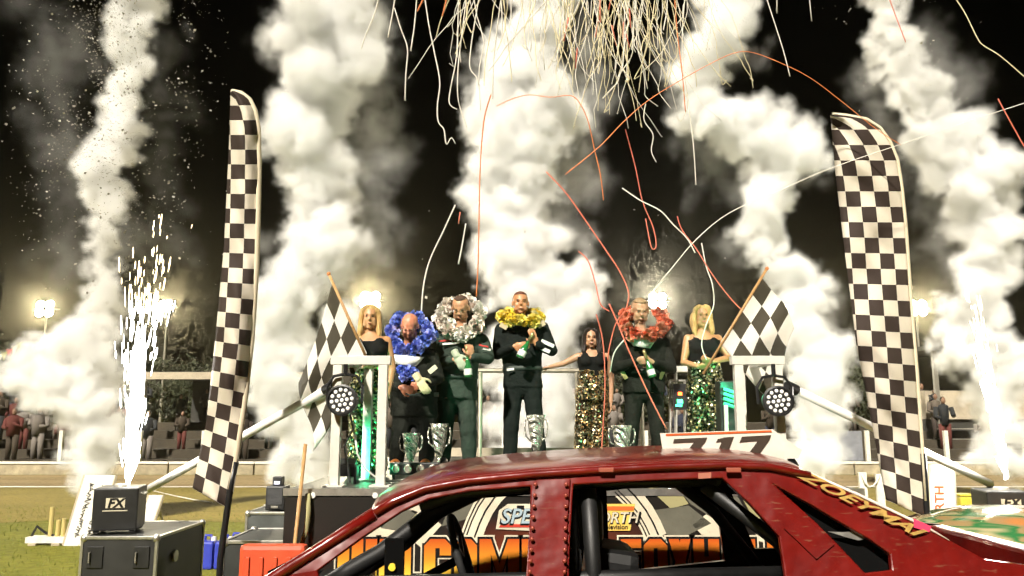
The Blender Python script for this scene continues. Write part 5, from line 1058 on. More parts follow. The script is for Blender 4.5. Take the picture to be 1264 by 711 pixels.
    remeshed("hair", hb, hairm, root, .0085, 2, .02)
    return root
def hair_mat(name, c1, c2):
    m = mat(name, c1, .42, col2=c2, vscale=9); N = m.node_tree.nodes; L = m.node_tree.links; tc = [n for n in N if n.type == 'TEX_COORD'][0]
    mp = N.new("ShaderNodeMapping"); mp.inputs["Scale"].default_value = (90, 90, 8); L.new(tc.outputs["Object"], mp.inputs[0]); nz = N.new("ShaderNodeTexNoise"); nz.inputs["Scale"].default_value = 1; L.new(mp.outputs[0], nz.inputs["Vector"]); bp = N.new("ShaderNodeBump"); bp.inputs["Strength"].default_value = .8; bp.inputs["Distance"].default_value = .02; L.new(nz.outputs["Fac"], bp.inputs["Height"]); L.new(bp.outputs[0], N["Principled BSDF"].inputs["Normal"]); return m
M_BLONDE = hair_mat("hair_blonde", (.62, .42, .16), (.38, .22, .07)); M_DARKH = hair_mat("hair_dark", (.025, .014, .01), (.012, .007, .005))
SK_T = skin_mat("skin_tan", (.45, .24, .11))
W1 = dict(head=(866, 391, -.02), hh=29, hrot=(-.02, .05, -.03), neck=(867, 415),
  torso=[(870, 458, 0, 19, .10), (869, 445, 0, 18, .10), (868, 430, 0, 20, .11), (868, 420, 0, 21, .10), (867.5, 414, 0, 17, .075), (867, 409, 0, 6, .05)], chest=(868, 429), top=(0, 4), hip=(871, 478, 24),
  arms=[((849, 418), (844, 447, -.05), (861, 452, -.2), (.9, -.2, .1), (0, .6, .8), .9), ((886, 418), (899, 442, -.08), (880, 446, -.26), (-.9, -.2, .2), (0, .6, .8), .9)],
  legs=[((862, 482), (860, 524), (859, 566)), ((880, 482), (882, 524), (884, 566))])
woman("blonde woman in black top and green sequins holding a flag at the right", 8.1, SK_T, W1, M_BLONDE, M_SEQG)
W2 = dict(head=(729.5, 418, -.02), hh=25, hrot=(-.03, .0, 0), neck=(730, 438),
  torso=[(732, 468, 0, 17, .10), (732, 457, 0, 16.5, .10), (731.5, 447, 0, 18, .11), (731, 441, 0, 18.5, .10), (730.5, 436, 0, 15, .075), (730, 432, 0, 5.5, .05)], chest=(731, 446), top=(0, 4), hip=(730, 484, 20.5),
  arms=[((714, 440), (695, 449, .02), (678, 453, .08), (-.9, .1, -.25), (0, -.2, -1), .5), ((748, 440), (755, 466, .02), (754, 496, -.02), (0, -.1, -1), (-1, 0, 0), .3)],
  legs=[((722, 486), (720, 524), (719, 566)), ((739, 486), (740, 524), (741, 566))], hem=.105)
woman("dark haired woman in black top and bronze sequins resting a hand on the railing", 9.35, skin_mat("skin_medium", (.44, .25, .14)), W2, M_DARKH, M_SEQB)
W3 = dict(head=(457, 392, -.02), hh=31, hrot=(.02, .1, 0), neck=(458, 418),
  torso=[(456, 462, 0, 22, .10), (456, 448, 0, 21, .10), (457, 432, 0, 23, .11), (457.5, 422, 0, 23, .10), (458, 417, 0, 18, .075), (458, 411, 0, 6.5, .05)], chest=(457, 432), top=(0, 4), hip=(453, 484, 26),
  arms=[((438, 421), (433, 450, -.04), (450, 452, -.24), (.7, -.3, .2), (.3, .5, .8), .9), ((477, 421), (484, 455, 0), (478, 488, -.06), (-.2, -.1, -1), (-1, 0, 0), .3)],
  legs=[((445, 490), (445, 540), (445, 586)), ((463, 490), (462, 540), (461, 586))], hem=.12)
woman("blonde woman in black top and sequins standing behind the left corner frame", 6.75, SK_T, W3, M_BLONDE, M_SEQG)

# ------------------------------------------------------------ garlands, sashes and bottles
def petal_mesh(seed, r):
    rnd = random.Random(seed); b = MB()
    for k in range(17):      # frilled sheets standing out from the middle, like satin bows
        d = Vector((rnd.gauss(0, 1), rnd.gauss(0, 1) - .5, rnd.gauss(0, 1))).normalized(); u = d.orthogonal().normalized(); u = Matrix.Rotation(rnd.uniform(0, 6.28), 3, d) @ u; v = d.cross(u); o = len(b.v); n = 5; ph = rnd.uniform(0, 6); L0 = rnd.uniform(.75, 1.2)
        for i in range(n + 1):
            for j in range(3):
                s_, t = i / n * 2 - 1, j / 2; fr = t * t
                b.v.append(tuple(d * r * (.15 + L0 * t) + u * s_ * r * (.3 + .5 * t) + v * r * fr * .34 * sin(s_ * 5 + ph) - d * r * .25 * s_ * s_ * t))
        for i in range(n):
            for j in range(2): b.f.append((o + i * 3 + j, o + (i + 1) * 3 + j, o + (i + 1) * 3 + j + 1, o + i * 3 + j + 1)); b.m.append(0)
    me = bpy.data.meshes.new("rosette"); me.from_pydata(b.v, [], b.f); me.update()
    for p in me.polygons: p.use_smooth = True
    return me
def garland(lab, Y, path, r, mats_, seed):
    rnd = random.Random(seed); ms = []
    c0 = at(*path[0][:2], Y); t = empty("garland", tuple(c0), lab, "garland", "satin garlands round the drivers' necks")
    b = MB(); b.tube([at(a, c, Y + d) for a, c, d in path], r * .45, 8); obj("core", b, mats_[0], t, smooth=True)
    for k in range(4):
        me = petal_mesh(seed * 7 + k, r); me.materials.append(mats_[k % len(mats_)]); ms.append(me)
    L_ = [Vector(at(a, c, Y + d)) for a, c, d in path]; seg = [(L_[i + 1] - L_[i]).length for i in range(len(L_) - 1)]; tot = sum(seg); n = int(tot / (r * .62))
    for k in range(n):
        s = tot * (k + .5) / n; i = 0
        while i < len(seg) - 1 and s > seg[i]: s -= seg[i]; i += 1
        p = L_[i].lerp(L_[i + 1], s / seg[i]) + Vector((rnd.uniform(-1, 1), rnd.uniform(-1, 1), rnd.uniform(-1, 1))) * r * .45
        o = bpy.data.objects.new("rosette", ms[k % 4]); COL.objects.link(o); o.parent = t; o.matrix_parent_inverse = Matrix.Translation(-t.location); o.location = p; o.rotation_euler = (rnd.uniform(-.6, .6), rnd.uniform(0, 6.28), rnd.uniform(-.6, .6)); sc = rnd.uniform(.8, 1.2); o.scale = (sc, sc, sc)
    return t
def ringpath(cx, cy, rx, ry, dtop, dbot, a0=0, a1=360, n=26):
    return [(cx + rx * cos(radians(a)), cy - ry * sin(radians(a)), (dtop - dbot) / 2 * sin(radians(a)) + (dtop + dbot) / 2) for a in [a0 + (a1 - a0) * i / n for i in range(n + 1)]]
def satin(n, c): return mat(n, c, .32, spec=.6, sheen=.3)
garland("blue satin garland around the bald driver's bowed head", 7.7, ringpath(506, 412, 23, 19, .16, -.16), .058, [satin("blue_a", (.12, .2, .7)), satin("blue_b", (.25, .32, .8)), satin("blue_c", (.5, .5, .88)), satin("blue_d", (.1, .18, .6))], 2)
garland("ruffled blue satin tail below the white sash", 7.48, [(494, 457, 0), (502, 459, 0), (510, 457, 0), (500, 463, 0)], .05, [satin("blue_a", ()), satin("blue_b", ())], 12)
garland("white satin garland around the neck of the driver in grey green", 8.05, ringpath(569, 392, 23.5, 19.5, .16, -.14), .06, [satin("white_a", (.86, .8, .7)), satin("white_b", (.82, .74, .62)), satin("white_c", (.88, .85, .78)), satin("white_d", (.74, .6, .5))], 3)
garland("yellow satin garland lying flat on the driver's shoulders", 8.53, ringpath(642, 391, 23, 5, .2, -.2), .053, [satin("yellow_a", (.86, .66, .07)), satin("yellow_b", (.88, .74, .16)), satin("yellow_c", (.82, .6, .05)), satin("yellow_d", (.78, .7, .35))], 4)
garland("coral satin garland open at the front under the driver's chin", 8.75, ringpath(795, 398, 26, 17, .12, -.18, -245 + 360, -250 + 720 - 55), .057, [satin("coral_a", (.8, .2, .1)), satin("coral_b", (.85, .3, .17)), satin("coral_c", (.72, .15, .08)), satin("coral_d", (.72, .34, .22))], 5)
def sash(lab, poly, Y, dep):
    n = 8; b = MB(); (x0, y0), (x1, y1), (x2, y2), (x3, y3) = poly
    for i in range(n + 1):
        u = i / n; d = -dep * (1 - (2 * u - 1) ** 2); b.v.append(tuple(at(x0 + (x1 - x0) * u, y0 + (y1 - y0) * u, Y + d))); b.v.append(tuple(at(x3 + (x2 - x3) * u, y3 + (y2 - y3) * u, Y + d - .01)))
    for i in range(n): b.f.append((2*i, 2*i+2, 2*i+3, 2*i+1)); b.m.append(0)
    o = obj("sash", b, mat("sash_white", (.72, .74, .68), .4), smooth=True); o.modifiers.new("t", 'SOLIDIFY').thickness = .006
    return tag(o, lab, "sash", "white sashes hanging from garlands")
sash("white satin sash across the chest below the blue garland", [(480, 437), (523, 441), (513, 452), (488, 449)], 7.56, .06); sash("white satin sash below the coral garland", [(774, 417), (811, 417), (802, 430), (782, 427)], 8.63, .05)
M_GLASSG = mat("bottle_green", (.02, .16, .04), .12, coat=1.0); M_FOIL = mat("bottle_foil", (.55, .45, .2), .3, metal=.8)
def bottle(lab, a, c, Y, dy=0.0):
    p0, p1 = at(a[0], a[1], Y), at(c[0], c[1], Y + dy); d = (p1 - p0); ln = .31; ax = d.normalized(); t = empty("bottle", tuple(p1), lab, "bottle", "sparkling wine bottles in the drivers' hands")
    M = ax.to_track_quat('Z', 'Y').to_matrix(); o0 = p1 - ax * ln
    b = MB(); b.lathe([(0, .11), (.014, .11), (.018, .14), (.036, .19), (.041, .215), (.041, .305), (.036, .31), (0, .303)], o0, 18, M=M); g = obj("glass", b, M_GLASSG, t, smooth=True)
    b = MB(); b.lathe([(0, 0), (.016, 0), (.017, .03), (.0155, .11), (0, .111)], o0, 12, M=M); obj("foil_neck", b, M_FOIL, t, smooth=True)
    b = MB(); b.lathe([(.0418, .225), (.0422, .226), (.0422, .285), (.0418, .286)], o0, 18, M=M); b.f = b.f[:-2]; b.m = b.m[:-2]; obj("label_paper", b, M_WHITE, t, smooth=True)
bottle("green bottle held upright by the driver in grey green", (576, 430), (578, 466), 7.80); bottle("bottle with white label cradled by the driver in yellow garland", (656, 414), (641, 442), 8.24, -.03); bottle("green bottle tilted down by the driver in coral garland", (793, 428), (806, 466), 8.48, -.05)
# racing gloves
def glove(lab, px, py, Y, col, rot):
    b = MB(); c = at(px, py, Y); hand(b, c, Vector((sin(rot), -.25, -cos(rot))), Vector((0, 1, .1)), 1, .35, 1.1); b.tube([c - Vector((sin(rot), -.25, -cos(rot))) * .05, c + Vector((sin(rot), -.25, -cos(rot))) * .03], [.04, .036], 10)
    o = remeshed("glove", b, mat(lab[:8], col, .7), None, .008, 1); return tag(o, lab, "glove")
glove("pale green racing glove held by the driver in grey green", 563, 438, 7.80, (.4, .46, .33), .5)
glove("pale racing glove held at the waist by the bald driver", 516, 467, 7.45, (.5, .44, .26), .6)
# ------------------------------------------------------------ streamers, confetti, sparks
def streamer(pts, Y, col, lab, r=.0088, dY=0.0, group=None, smooth=True):
    n = len(pts); P3 = []
    for i, (a, c) in enumerate(pts): P3.append(at(a, c, Y + dY * i / max(1, n - 1)))
    if smooth and n > 2:     # Catmull-Rom
        Q = []
        for i in range(n - 1):
            p0, p1, p2, p3 = P3[max(0, i - 1)], P3[i], P3[i + 1], P3[min(n - 1, i + 2)]
            for k in range(5):
                t = k / 5; Q.append(.5 * ((2 * p1) + (p2 - p0) * t + (2 * p0 - 5 * p1 + 4 * p2 - p3) * t * t + (3 * p1 - p0 - 3 * p2 + p3) * t ** 3))
        Q.append(P3[-1]); P3 = Q
    b = MB(); b.tube(P3, r, 5, flat=.45); o = obj("paper_streamer", b, col, smooth=True, rec=False)
    return tag(o, lab, "streamer", group)
M_SW = mat("streamer_white", (.78, .74, .66), .6); M_SC = mat("streamer_cream", (.75, .66, .42), .6); M_SO = mat("streamer_orange", (.72, .22, .06), .6); M_SR = mat("streamer_coral", (.68, .16, .10), .6)
ST = [
 ([(470, -12), (462, 18), (452, 42), (446, 60)], 8, M_SW, "short white streamer hanging at the top left of the streamers"),
 ([(489, -12), (484, 20), (479, 46)], 8, M_SW, "shortest white streamer second from the left at the top edge"),
 ([(487, 10), (495, 36), (503, 60), (501, 92), (500, 124)], 8.2, M_SW, "white streamer bending once, third from the left at the top"),
 ([(515, -12), (512, 28), (507, 63)], 8.2, M_SW, "white streamer tied under an orange knot near the top edge"),
 ([(523, -12), (530, 34), (537, 68), (543, 102), (540, 130), (541, 150), (548, 160), (551, 178), (557, 170), (562, 177)], 7.8, M_SW, "long white streamer with a zigzag end left of centre"),
 ([(553, -10), (549, 8), (546, 20)], 7.5, M_SO, "stubby orange streamer at the top edge"), ([(526, -8), (520, 4), (515, 14)], 7.6, M_SO, "short orange streamer knotted at the top left"),
 ([(566, -12), (564, 65), (556, 110), (555, 128), (564, 135)], 8.4, M_SW, "white streamer ending in a hook beside the central smoke"),
 ([(577, -12), (568, 60), (565, 95), (566, 125), (576, 157)], 8.6, M_SW, "white streamer curving beside the central smoke edge"),
 ([(593, -12), (584, 40), (580, 72), (581, 86), (590, 100), (593, 136)], 8.5, M_SW, "white streamer with a step above the central smoke"),
 ([(620, -12), (613, 40), (609, 80), (608, 122)], 8.1, M_SW, "straight white streamer above the long orange one"),
 ([(606, 117), (598, 145), (594, 185), (592, 230), (591, 290), (590, 330), (588, 366)], 8.4, M_SO, "long orange streamer dropping to the driver in white garland"),
 ([(613, 131), (632, 122), (654, 117), (679, 120), (704, 118), (716, 128), (726, 150), (734, 185), (741, 215), (745, 247)], 8.2, M_SO, "orange streamer arching over the central smoke"),
 ([(698, 215), (722, 196), (745, 176), (770, 150), (800, 124), (840, 99), (880, 77), (908, 65), (930, 65), (962, 77), (1000, 96), (1040, 126), (1080, 158), (1112, 179)], 5.3, M_SO, "great orange streamer arcing across to the right feather flag", .0042),
 ([(1275, 124), (1225, 140), (1130, 172), (1030, 206), (960, 236), (900, 263), (860, 295), (830, 330), (803, 363)], 5.1, M_SW, "thin white streamer sweeping from the right edge past the floodlight", .0035),
 ([(674, 212), (700, 240), (735, 290), (750, 312), (765, 335), (776, 362), (772, 384)], 7.6, M_SR, "coral streamer slanting down to the coral garland"),
 ([(772, 160), (784, 205), (793, 248), (806, 280), (810, 303), (804, 305), (797, 270)], 8, M_SR, "coral streamer looped at its lower end right of centre"),
 ([(768, 232), (790, 247), (815, 260), (830, 276), (848, 294), (858, 312)], 7.4, M_SW, "short white streamer crossing above the floodlight"),
 ([(836, 267), (842, 284), (860, 308), (880, 340), (905, 372), (926, 392)], 7.3, M_SR, "coral streamer reaching the right hand flag"),
 ([(866, 300), (872, 330), (879, 350), (881, 376), (872, 400), (866, 425), (872, 444)], 7.5, M_SW, "white streamer draped over the blonde woman at the right"),
 ([(562, 253), (546, 288), (531, 320), (523, 352), (520, 388)], 7.9, M_SW, "white streamer slanting down towards the blue garland"),
 ([(575, 276), (571, 300), (566, 326)], 7.9, M_SW, "short white piece of streamer left of the central smoke"),
 ([(568, 262), (566, 276)], 7.9, M_SR, "tiny coral scrap of streamer left of the central smoke"),
 ([(714, 310), (726, 322), (735, 350), (741, 375), (752, 384)], 8.0, M_SR, "coral streamer curling in front of the central smoke's right lobe"),
 ([(736, 388), (744, 420), (747, 470), (745, 520), (742, 566)], 8.7, M_SR, "coral streamer hanging down beside the dark haired woman", .012),
 ([(752, 375), (763, 400), (775, 430), (800, 485), (823, 530)], 7.9, M_SR, "broad coral streamer crossing the driver in coral garland", .011),
 ([(772, 384), (760, 400), (752, 430), (750, 445)], 8.2, M_SR, "coral streamer trailing off the left of the coral garland"),
 ([(770, 420), (758, 436), (753, 460)], 8.3, M_SW, "white streamer end beside the coral driver's elbow"),
 ([(1172, -12), (1190, 14), (1206, 46), (1214, 56), (1236, 70), (1275, 104)], 6.5, M_SC, "wavy pale streamer at the upper right corner"),
 ([(1232, 122), (1246, 148), (1275, 200)], 4.6, M_SR, "broad coral streamer cut by the right edge", .008),
 ([(1094, -12), (1105, 18), (1118, 52)], 7, M_SR, "coral streamer falling beside the right smoke column"),
 ([(943, -12), (958, 34), (968, 66), (975, 94)], 7.5, M_SW, "slanting white streamer right of the dense tangle"),
 ([(998, -12), (1002, 26)], 7.5, M_SW, "short white streamer at the top edge near the right"), ([(959, -12), (959, 16)], 7.6, M_SW, "tiny white streamer tip at the top edge"),
 ([(832, -12), (836, 40), (842, 90), (846, 138)], 7.8, M_SO, "straight orange streamer at the right of the tangle", .009),
 ([(846, -12), (842, 60), (850, 130), (856, 180), (859, 228)], 7.7, M_SW, "longest white streamer at the right end of the tangle"),
 ([(797, 128), (795, 148), (806, 166), (804, 186), (810, 200)], 7.9, M_SW, "white streamer wriggling below the tangle"),
]
for s in ST: streamer(s[0], s[1], s[2], s[3], *(s[4:] if len(s) > 4 else ()))
rnd = random.Random(77)
for k in range(150):      # the dense tangle at the top
    if k < 34: x = rnd.uniform(560, 690); ln = rnd.uniform(20, 105)
    else: x = rnd.gauss(762, 46); x = min(max(x, 655), 858); ln = rnd.uniform(25, 150) * (1.1 - abs(x - 765) / 220)
    pts = []; y = -90; dx = rnd.gauss(0, .16)
    if x > 765: dx += .06
    while y < ln:
        pts.append((x, y)); st_ = rnd.uniform(9, 22); y += st_; x += dx * st_ + rnd.gauss(0, 1.7); dx += rnd.gauss(0, .10)
    pts.append((x + rnd.gauss(0, 4), y + rnd.uniform(-2, 4)))
    if rnd.random() < .25: pts.append((pts[-1][0] + rnd.uniform(-7, 7), pts[-1][1] - rnd.uniform(0, 6)))
    cream = rnd.random() < .55
    streamer(pts, rnd.uniform(6.8, 9.5), M_SC if cream else M_SW, "cream paper streamer hanging in the dense tangle at top centre" if cream else "white paper streamer hanging in the dense tangle at top centre", rnd.uniform(.0045, .0075), rnd.uniform(-.4, .4), "cream streamers in the tangle" if cream else "white streamers in the tangle", smooth=rnd.random() < .6)
for k in range(9):
    x = rnd.uniform(700, 800); y = rnd.uniform(-10, 60); streamer([(x, y), (x + rnd.uniform(-6, 6), y + rnd.uniform(14, 30))], rnd.uniform(7, 8.5), M_SR, "short coral scrap caught in the dense tangle at top centre", .009, 0, "coral scraps in the tangle")
def confetti(lab, n, box, Y0, Y1, seed, m, smin=.006, smax=.016, dens=None):
    rnd = random.Random(seed); b = MB()
    for _ in range(n):
        x, y = rnd.gauss((box[0] + box[2]) / 2, (box[2] - box[0]) / 3.6), box[1] + (box[3] - box[1]) * rnd.random() ** 1.35 * rnd.uniform(.75, 1.15)
        if noise.noise((x * .018, y * .012, seed)) < -.15 + .25 * rnd.random(): continue
        p = at(x, y, rnd.uniform(Y0, Y1)); s = smin + (smax - smin) * rnd.random() ** 3; a = Vector((rnd.gauss(0, 1), rnd.gauss(0, 1), rnd.gauss(0, 1))).normalized() * s; e = a.orthogonal().normalized() * s * rnd.uniform(.4, 1.2)
        q = a.cross(e).normalized() * .001; b.add([p - a, p + e, p + a, p - e, p + q], [(0, 1, 4), (1, 2, 4), (2, 3, 4), (3, 0, 4), (3, 2, 1, 0)])
    return tag(obj("confetti", b, m, rec=False), lab, "confetti", kind="stuff")
M_CONF = mat("confetti_pale", (.6, .56, .48), .6); M_CONFG = mat("ash_grey", (.28, .26, .22), .8)
confetti("tiny pale confetti drifting around the thin left smoke column", 1500, (30, -10, 250, 340), 9, 13.5, 4, M_CONF, .005, .022); confetti("fine grey debris hanging in the air around the left smoke column", 3200, (36, -10, 235, 330), 10, 13.5, 6, M_CONFG, .008, .024)
confetti("tiny pale confetti falling beside the top of the right smoke column", 420, (1040, -10, 1195, 130), 9, 13.5, 9, M_CONF, .006, .028); confetti("sparse confetti scraps drifting above the drivers", 26, (480, 250, 900, 400), 7, 9, 12, M_CONF, .008, .02)
# spark fountains: glowing slivers thrown up by the machines
M_SPARK = mat("spark", (1, 1, 1), .5, emit=(1.0, .97, .92), estr=9.0); M_SPARKW = mat("spark_warm", (1, .9, .7), .5, emit=(1.0, .78, .45), estr=6.0)
def sparks(lab, base, tip, seed, n, w0, w1, core, Y):
    rnd = random.Random(seed); b = MB(); bx, by = base; tx, ty = tip
    for k in range(n):
        t = rnd.random() ** core * rnd.uniform(.68, 1.12); off = rnd.gauss(0, 1) * (w0 + (w1 - w0) * t); x = bx + (tx - bx) * t + off; y = by + (ty - by) * t
        ln = rnd.uniform(10, 40) * max(.3, 1 - .6 * t); r = rnd.uniform(.0025, .0065) * (1 - .2 * t) ; dx = (tx - bx) / abs(ty - by) * ln + off / max(6, (by - y)) * ln * .8
        d = Y + rnd.gauss(0, .04 + .12 * t); b.tube([at(x, y, d), at(x + dx * .5, y - ln * .5, d), at(x + dx, y - ln, d)], [r * .35, r, r * .3], 5, 0 if t < .72 else 1, caps=False)
    for k in range(60):   # dense jet at the nozzle
        t = k / 60; b.tube([at(bx + (tx - bx) * t * .42 + rnd.gauss(0, 1.5 + 3 * t), by - (by - ty) * t * .42, Y), at(bx + (tx - bx) * (t * .42 + .14) + rnd.gauss(0, 2 + 4 * t), by - (by - ty) * (t * .42 + .14), Y)], [.011, .006], 5, 0, caps=False)
    o = tag(obj("spark_fountain", b, [M_SPARK, M_SPARKW], rec=False), lab, "sparks", kind="stuff")
    l = bpy.data.lights.new("spark_light", 'POINT'); l.energy = 120; l.color = (1, .95, .85); l.shadow_soft_size = .15; lo = bpy.data.objects.new("spark_light", l); COL.objects.link(lo); lo.parent = o; lo.location = at(bx + (tx - bx) * .35, by + (ty - by) * .35, Y - .05)
    return o
sparks("fountain of white sparks shooting up from the left spark machine", (157, 603), (187, 296), 21, 330, 1.2, 19, .85, 6.62)
sparks("fountain of white sparks shooting up from the right spark machine", (1243, 592), (1203, 372), 22, 170, 1.2, 6, .75, 6.6)
# ------------------------------------------------------------ smoke (real volumes)
def smoke_material(name, dens, col=(0.992, 0.992, 0.988), aniso=-0.3):
    m = bpy.data.materials.new(name); m.use_nodes = True; N = m.node_tree.nodes; L = m.node_tree.links
    N.remove(N["Principled BSDF"])
    pv = N.new("ShaderNodeVolumePrincipled"); pv.inputs["Color"].default_value = (*col, 1); pv.inputs["Anisotropy"].default_value = aniso
    pv.inputs["Density Attribute"].default_value = "density"; pv.inputs["Density"].default_value = dens
    L.new(pv.outputs[0], N["Material Output"].inputs["Volume"])
    return m
def smoke_tree(name, voxel, lo, hi, m, warp, wscale, edge0, edge1, erode, seed):
    ng = bpy.data.node_groups.new(name, 'GeometryNodeTree')
    ng.interface.new_socket("Geometry", in_out='INPUT', socket_type='NodeSocketGeometry'); ng.interface.new_socket("Geometry", in_out='OUTPUT', socket_type='NodeSocketGeometry')
    N = ng.nodes; L = ng.links
    gi = N.new("NodeGroupInput"); go = N.new("NodeGroupOutput")
    pos = N.new("GeometryNodeInputPosition")
    def nz(scale, det, rough, off):
        a = N.new("ShaderNodeVectorMath"); a.operation = 'ADD'; a.inputs[1].default_value = off; L.new(pos.outputs[0], a.inputs[0])
        n = N.new("ShaderNodeTexNoise"); n.inputs["Scale"].default_value = scale; n.inputs["Detail"].default_value = det; n.inputs["Roughness"].default_value = rough
        L.new(a.outputs[0], n.inputs["Vector"]); return n
    n1 = nz(wscale, 7, 0.64, (seed * 3.1, 0, seed))
    sub = N.new("ShaderNodeVectorMath"); sub.operation = 'SUBTRACT'; sub.inputs[1].default_value = (0.5, 0.5, 0.5); L.new(n1.outputs["Color"], sub.inputs[0])
    sc = N.new("ShaderNodeVectorMath"); sc.operation = 'SCALE'; sc.inputs["Scale"].default_value = warp; L.new(sub.outputs[0], sc.inputs[0])
    wp = N.new("ShaderNodeVectorMath"); wp.operation = 'ADD'; L.new(pos.outputs[0], wp.inputs[0]); L.new(sc.outputs[0], wp.inputs[1])
    m2p = N.new("GeometryNodeMeshToPoints"); L.new(gi.outputs[0], m2p.inputs["Mesh"])
    sn = N.new("GeometryNodeSampleNearest"); sn.domain = 'POINT'; L.new(m2p.outputs[0], sn.inputs["Geometry"]); L.new(wp.outputs[0], sn.inputs["Sample Position"])
    def samp(dt, src):
        s = N.new("GeometryNodeSampleIndex"); s.data_type = dt; s.domain = 'POINT'
        L.new(m2p.outputs[0], s.inputs["Geometry"]); L.new(src, s.inputs["Value"]); L.new(sn.outputs[0], s.inputs["Index"]); return s
    ra = N.new("GeometryNodeInputNamedAttribute"); ra.data_type = 'FLOAT'; ra.inputs["Name"].default_value = "puff"
    de = N.new("GeometryNodeInputNamedAttribute"); de.data_type = 'FLOAT'; de.inputs["Name"].default_value = "thick"
    sp = samp('FLOAT_VECTOR', pos.outputs[0]); sr = samp('FLOAT', ra.outputs["Attribute"]); sd = samp('FLOAT', de.outputs["Attribute"])
    ds = N.new("ShaderNodeVectorMath"); ds.operation = 'DISTANCE'; L.new(wp.outputs[0], ds.inputs[0]); L.new(sp.outputs[0], ds.inputs[1])
    q = N.new("ShaderNodeMath"); q.operation = 'DIVIDE'; L.new(ds.outputs["Value"], q.inputs[0]); L.new(sr.outputs[0], q.inputs[1])
    n2a = nz(wscale * 1.5, 5, 0.55, (0, seed * 1.7, seed))
    ab = N.new("ShaderNodeMath"); ab.operation = 'MULTIPLY_ADD'; ab.inputs[1].default_value = 2.0; ab.inputs[2].default_value = -1.0; L.new(n2a.outputs["Fac"], ab.inputs[0])
    ab2 = N.new("ShaderNodeMath"); ab2.operation = 'ABSOLUTE'; L.new(ab.outputs[0], ab2.inputs[0])
    n2b = nz(wscale * 4.5, 4, 0.6, (seed * 0.7, 3, seed))
    ab3 = N.new("ShaderNodeMath"); ab3.operation = 'MULTIPLY_ADD'; ab3.inputs[1].default_value = 2.0; ab3.inputs[2].default_value = -1.0; L.new(n2b.outputs["Fac"], ab3.inputs[0])
    ab4 = N.new("ShaderNodeMath"); ab4.operation = 'ABSOLUTE'; L.new(ab3.outputs[0], ab4.inputs[0])
    hl = N.new("ShaderNodeMath"); hl.operation = 'MULTIPLY_ADD'; hl.inputs[1].default_value = 0.45; L.new(ab4.outputs[0], hl.inputs[0]); L.new(ab2.outputs[0], hl.inputs[2])
    e = N.new("ShaderNodeMath"); e.operation = 'MULTIPLY_ADD'; e.inputs[1].default_value = erode; e.inputs[1].default_value = -erode; L.new(hl.outputs[0], e.inputs[0]); L.new(q.outputs[0], e.inputs[2])
    mr = N.new("ShaderNodeMapRange"); mr.interpolation_type = 'SMOOTHERSTEP'; mr.inputs["From Min"].default_value = edge1 - erode * 0.3; mr.inputs["From Max"].default_value = edge0 - erode * 0.3
    mr.inputs["To Min"].default_value = 0; mr.inputs["To Max"].default_value = 1; L.new(e.outputs[0], mr.inputs["Value"])
    inv = mr
    # MapRange with From Min > From Max runs from 0 (outside) to 1 (inside)
    mu = N.new("ShaderNodeMath"); mu.operation = 'MULTIPLY'; L.new(inv.outputs[0], mu.inputs[0]); L.new(sd.outputs[0], mu.inputs[1])
    vc = N.new("GeometryNodeVolumeCube"); L.new(mu.outputs[0], vc.inputs["Density"]); vc.inputs["Min"].default_value = lo; vc.inputs["Max"].default_value = hi
    for k, ax in enumerate("XYZ"): vc.inputs["Resolution " + ax].default_value = max(8, int((hi[k] - lo[k]) / voxel))
    sm = N.new("GeometryNodeSetMaterial"); sm.inputs["Material"].default_value = m; L.new(vc.outputs[0], sm.inputs["Geometry"]); L.new(sm.outputs[0], go.inputs[0])
    return ng
def smoke_plume(label, puffs, Y, dens, voxel=0.055, warp=1.0, wscale=1.45, edge0=0.28, edge1=1.13, erode=0.85, seed=1, depth=0.25, group="smoke columns rising round the stage", name="smoke_plume"):
    rnd = random.Random(seed); V = []; R = []; T = []
    def put_puff(px, py, r, th):
        c = at(px, py, Y); rr = r / ppm(Y, c.z)
        c.y += rnd.uniform(-1, 1) * rr * depth
        V.append(c); R.append(rr); T.append(th)
        if th > .3:
            for k in range(3):      # smaller billows round each puff
                d = Vector((rnd.uniform(-1, 1), rnd.uniform(-1, 1), rnd.uniform(-1, 1))).normalized() * rr * rnd.uniform(0.45, 0.95)
                V.append(c + d); R.append(rr * rnd.uniform(0.4, 0.75)); T.append(th * rnd.uniform(0.5, 1.1))
    for i, p in enumerate(puffs):
        px, py, r = p[:3]; th = p[3] if len(p) > 3 else 1.0
        put_puff(px, py, r, th)
        if i + 1 < len(puffs):
            q = puffs[i + 1]; tq = q[3] if len(q) > 3 else 1.0
            if math.hypot(q[0] - px, q[1] - py) < 90 and abs(tq - th) < 0.5:
                for k in (0.33, 0.67): put_puff(px + (q[0] - px) * k, py + (q[1] - py) * k, r + (q[2] - r) * k, th + (tq - th) * k)
    mr_ = max(R) * 1.25 + warp * 0.35
    lo = [min(v[k] for v in V) - mr_ * 0.9 for k in range(3)]; hi = [max(v[k] for v in V) + mr_ * 0.9 for k in range(3)]; lo[2] = max(lo[2], 0.02)
    o = bpy.data.objects.new(name, bpy.data.meshes.new(name)); COL.objects.link(o)
    o.data.from_pydata([tuple(v) for v in V], [], [])
    a = o.data.attributes.new("puff", 'FLOAT', 'POINT'); a.data.foreach_set("value", R)
    a = o.data.attributes.new("thick", 'FLOAT', 'POINT'); a.data.foreach_set("value", T)
    m = smoke_material(name + "_" + str(seed), dens)
    o.data.materials.append(m)
    md = o.modifiers.new("smoke", 'NODES'); md.node_group = smoke_tree(name + str(seed), voxel, lo, hi, m, warp, wscale, edge0, edge1, erode, seed)
    return tag(o, label, "smoke", group, "stuff")

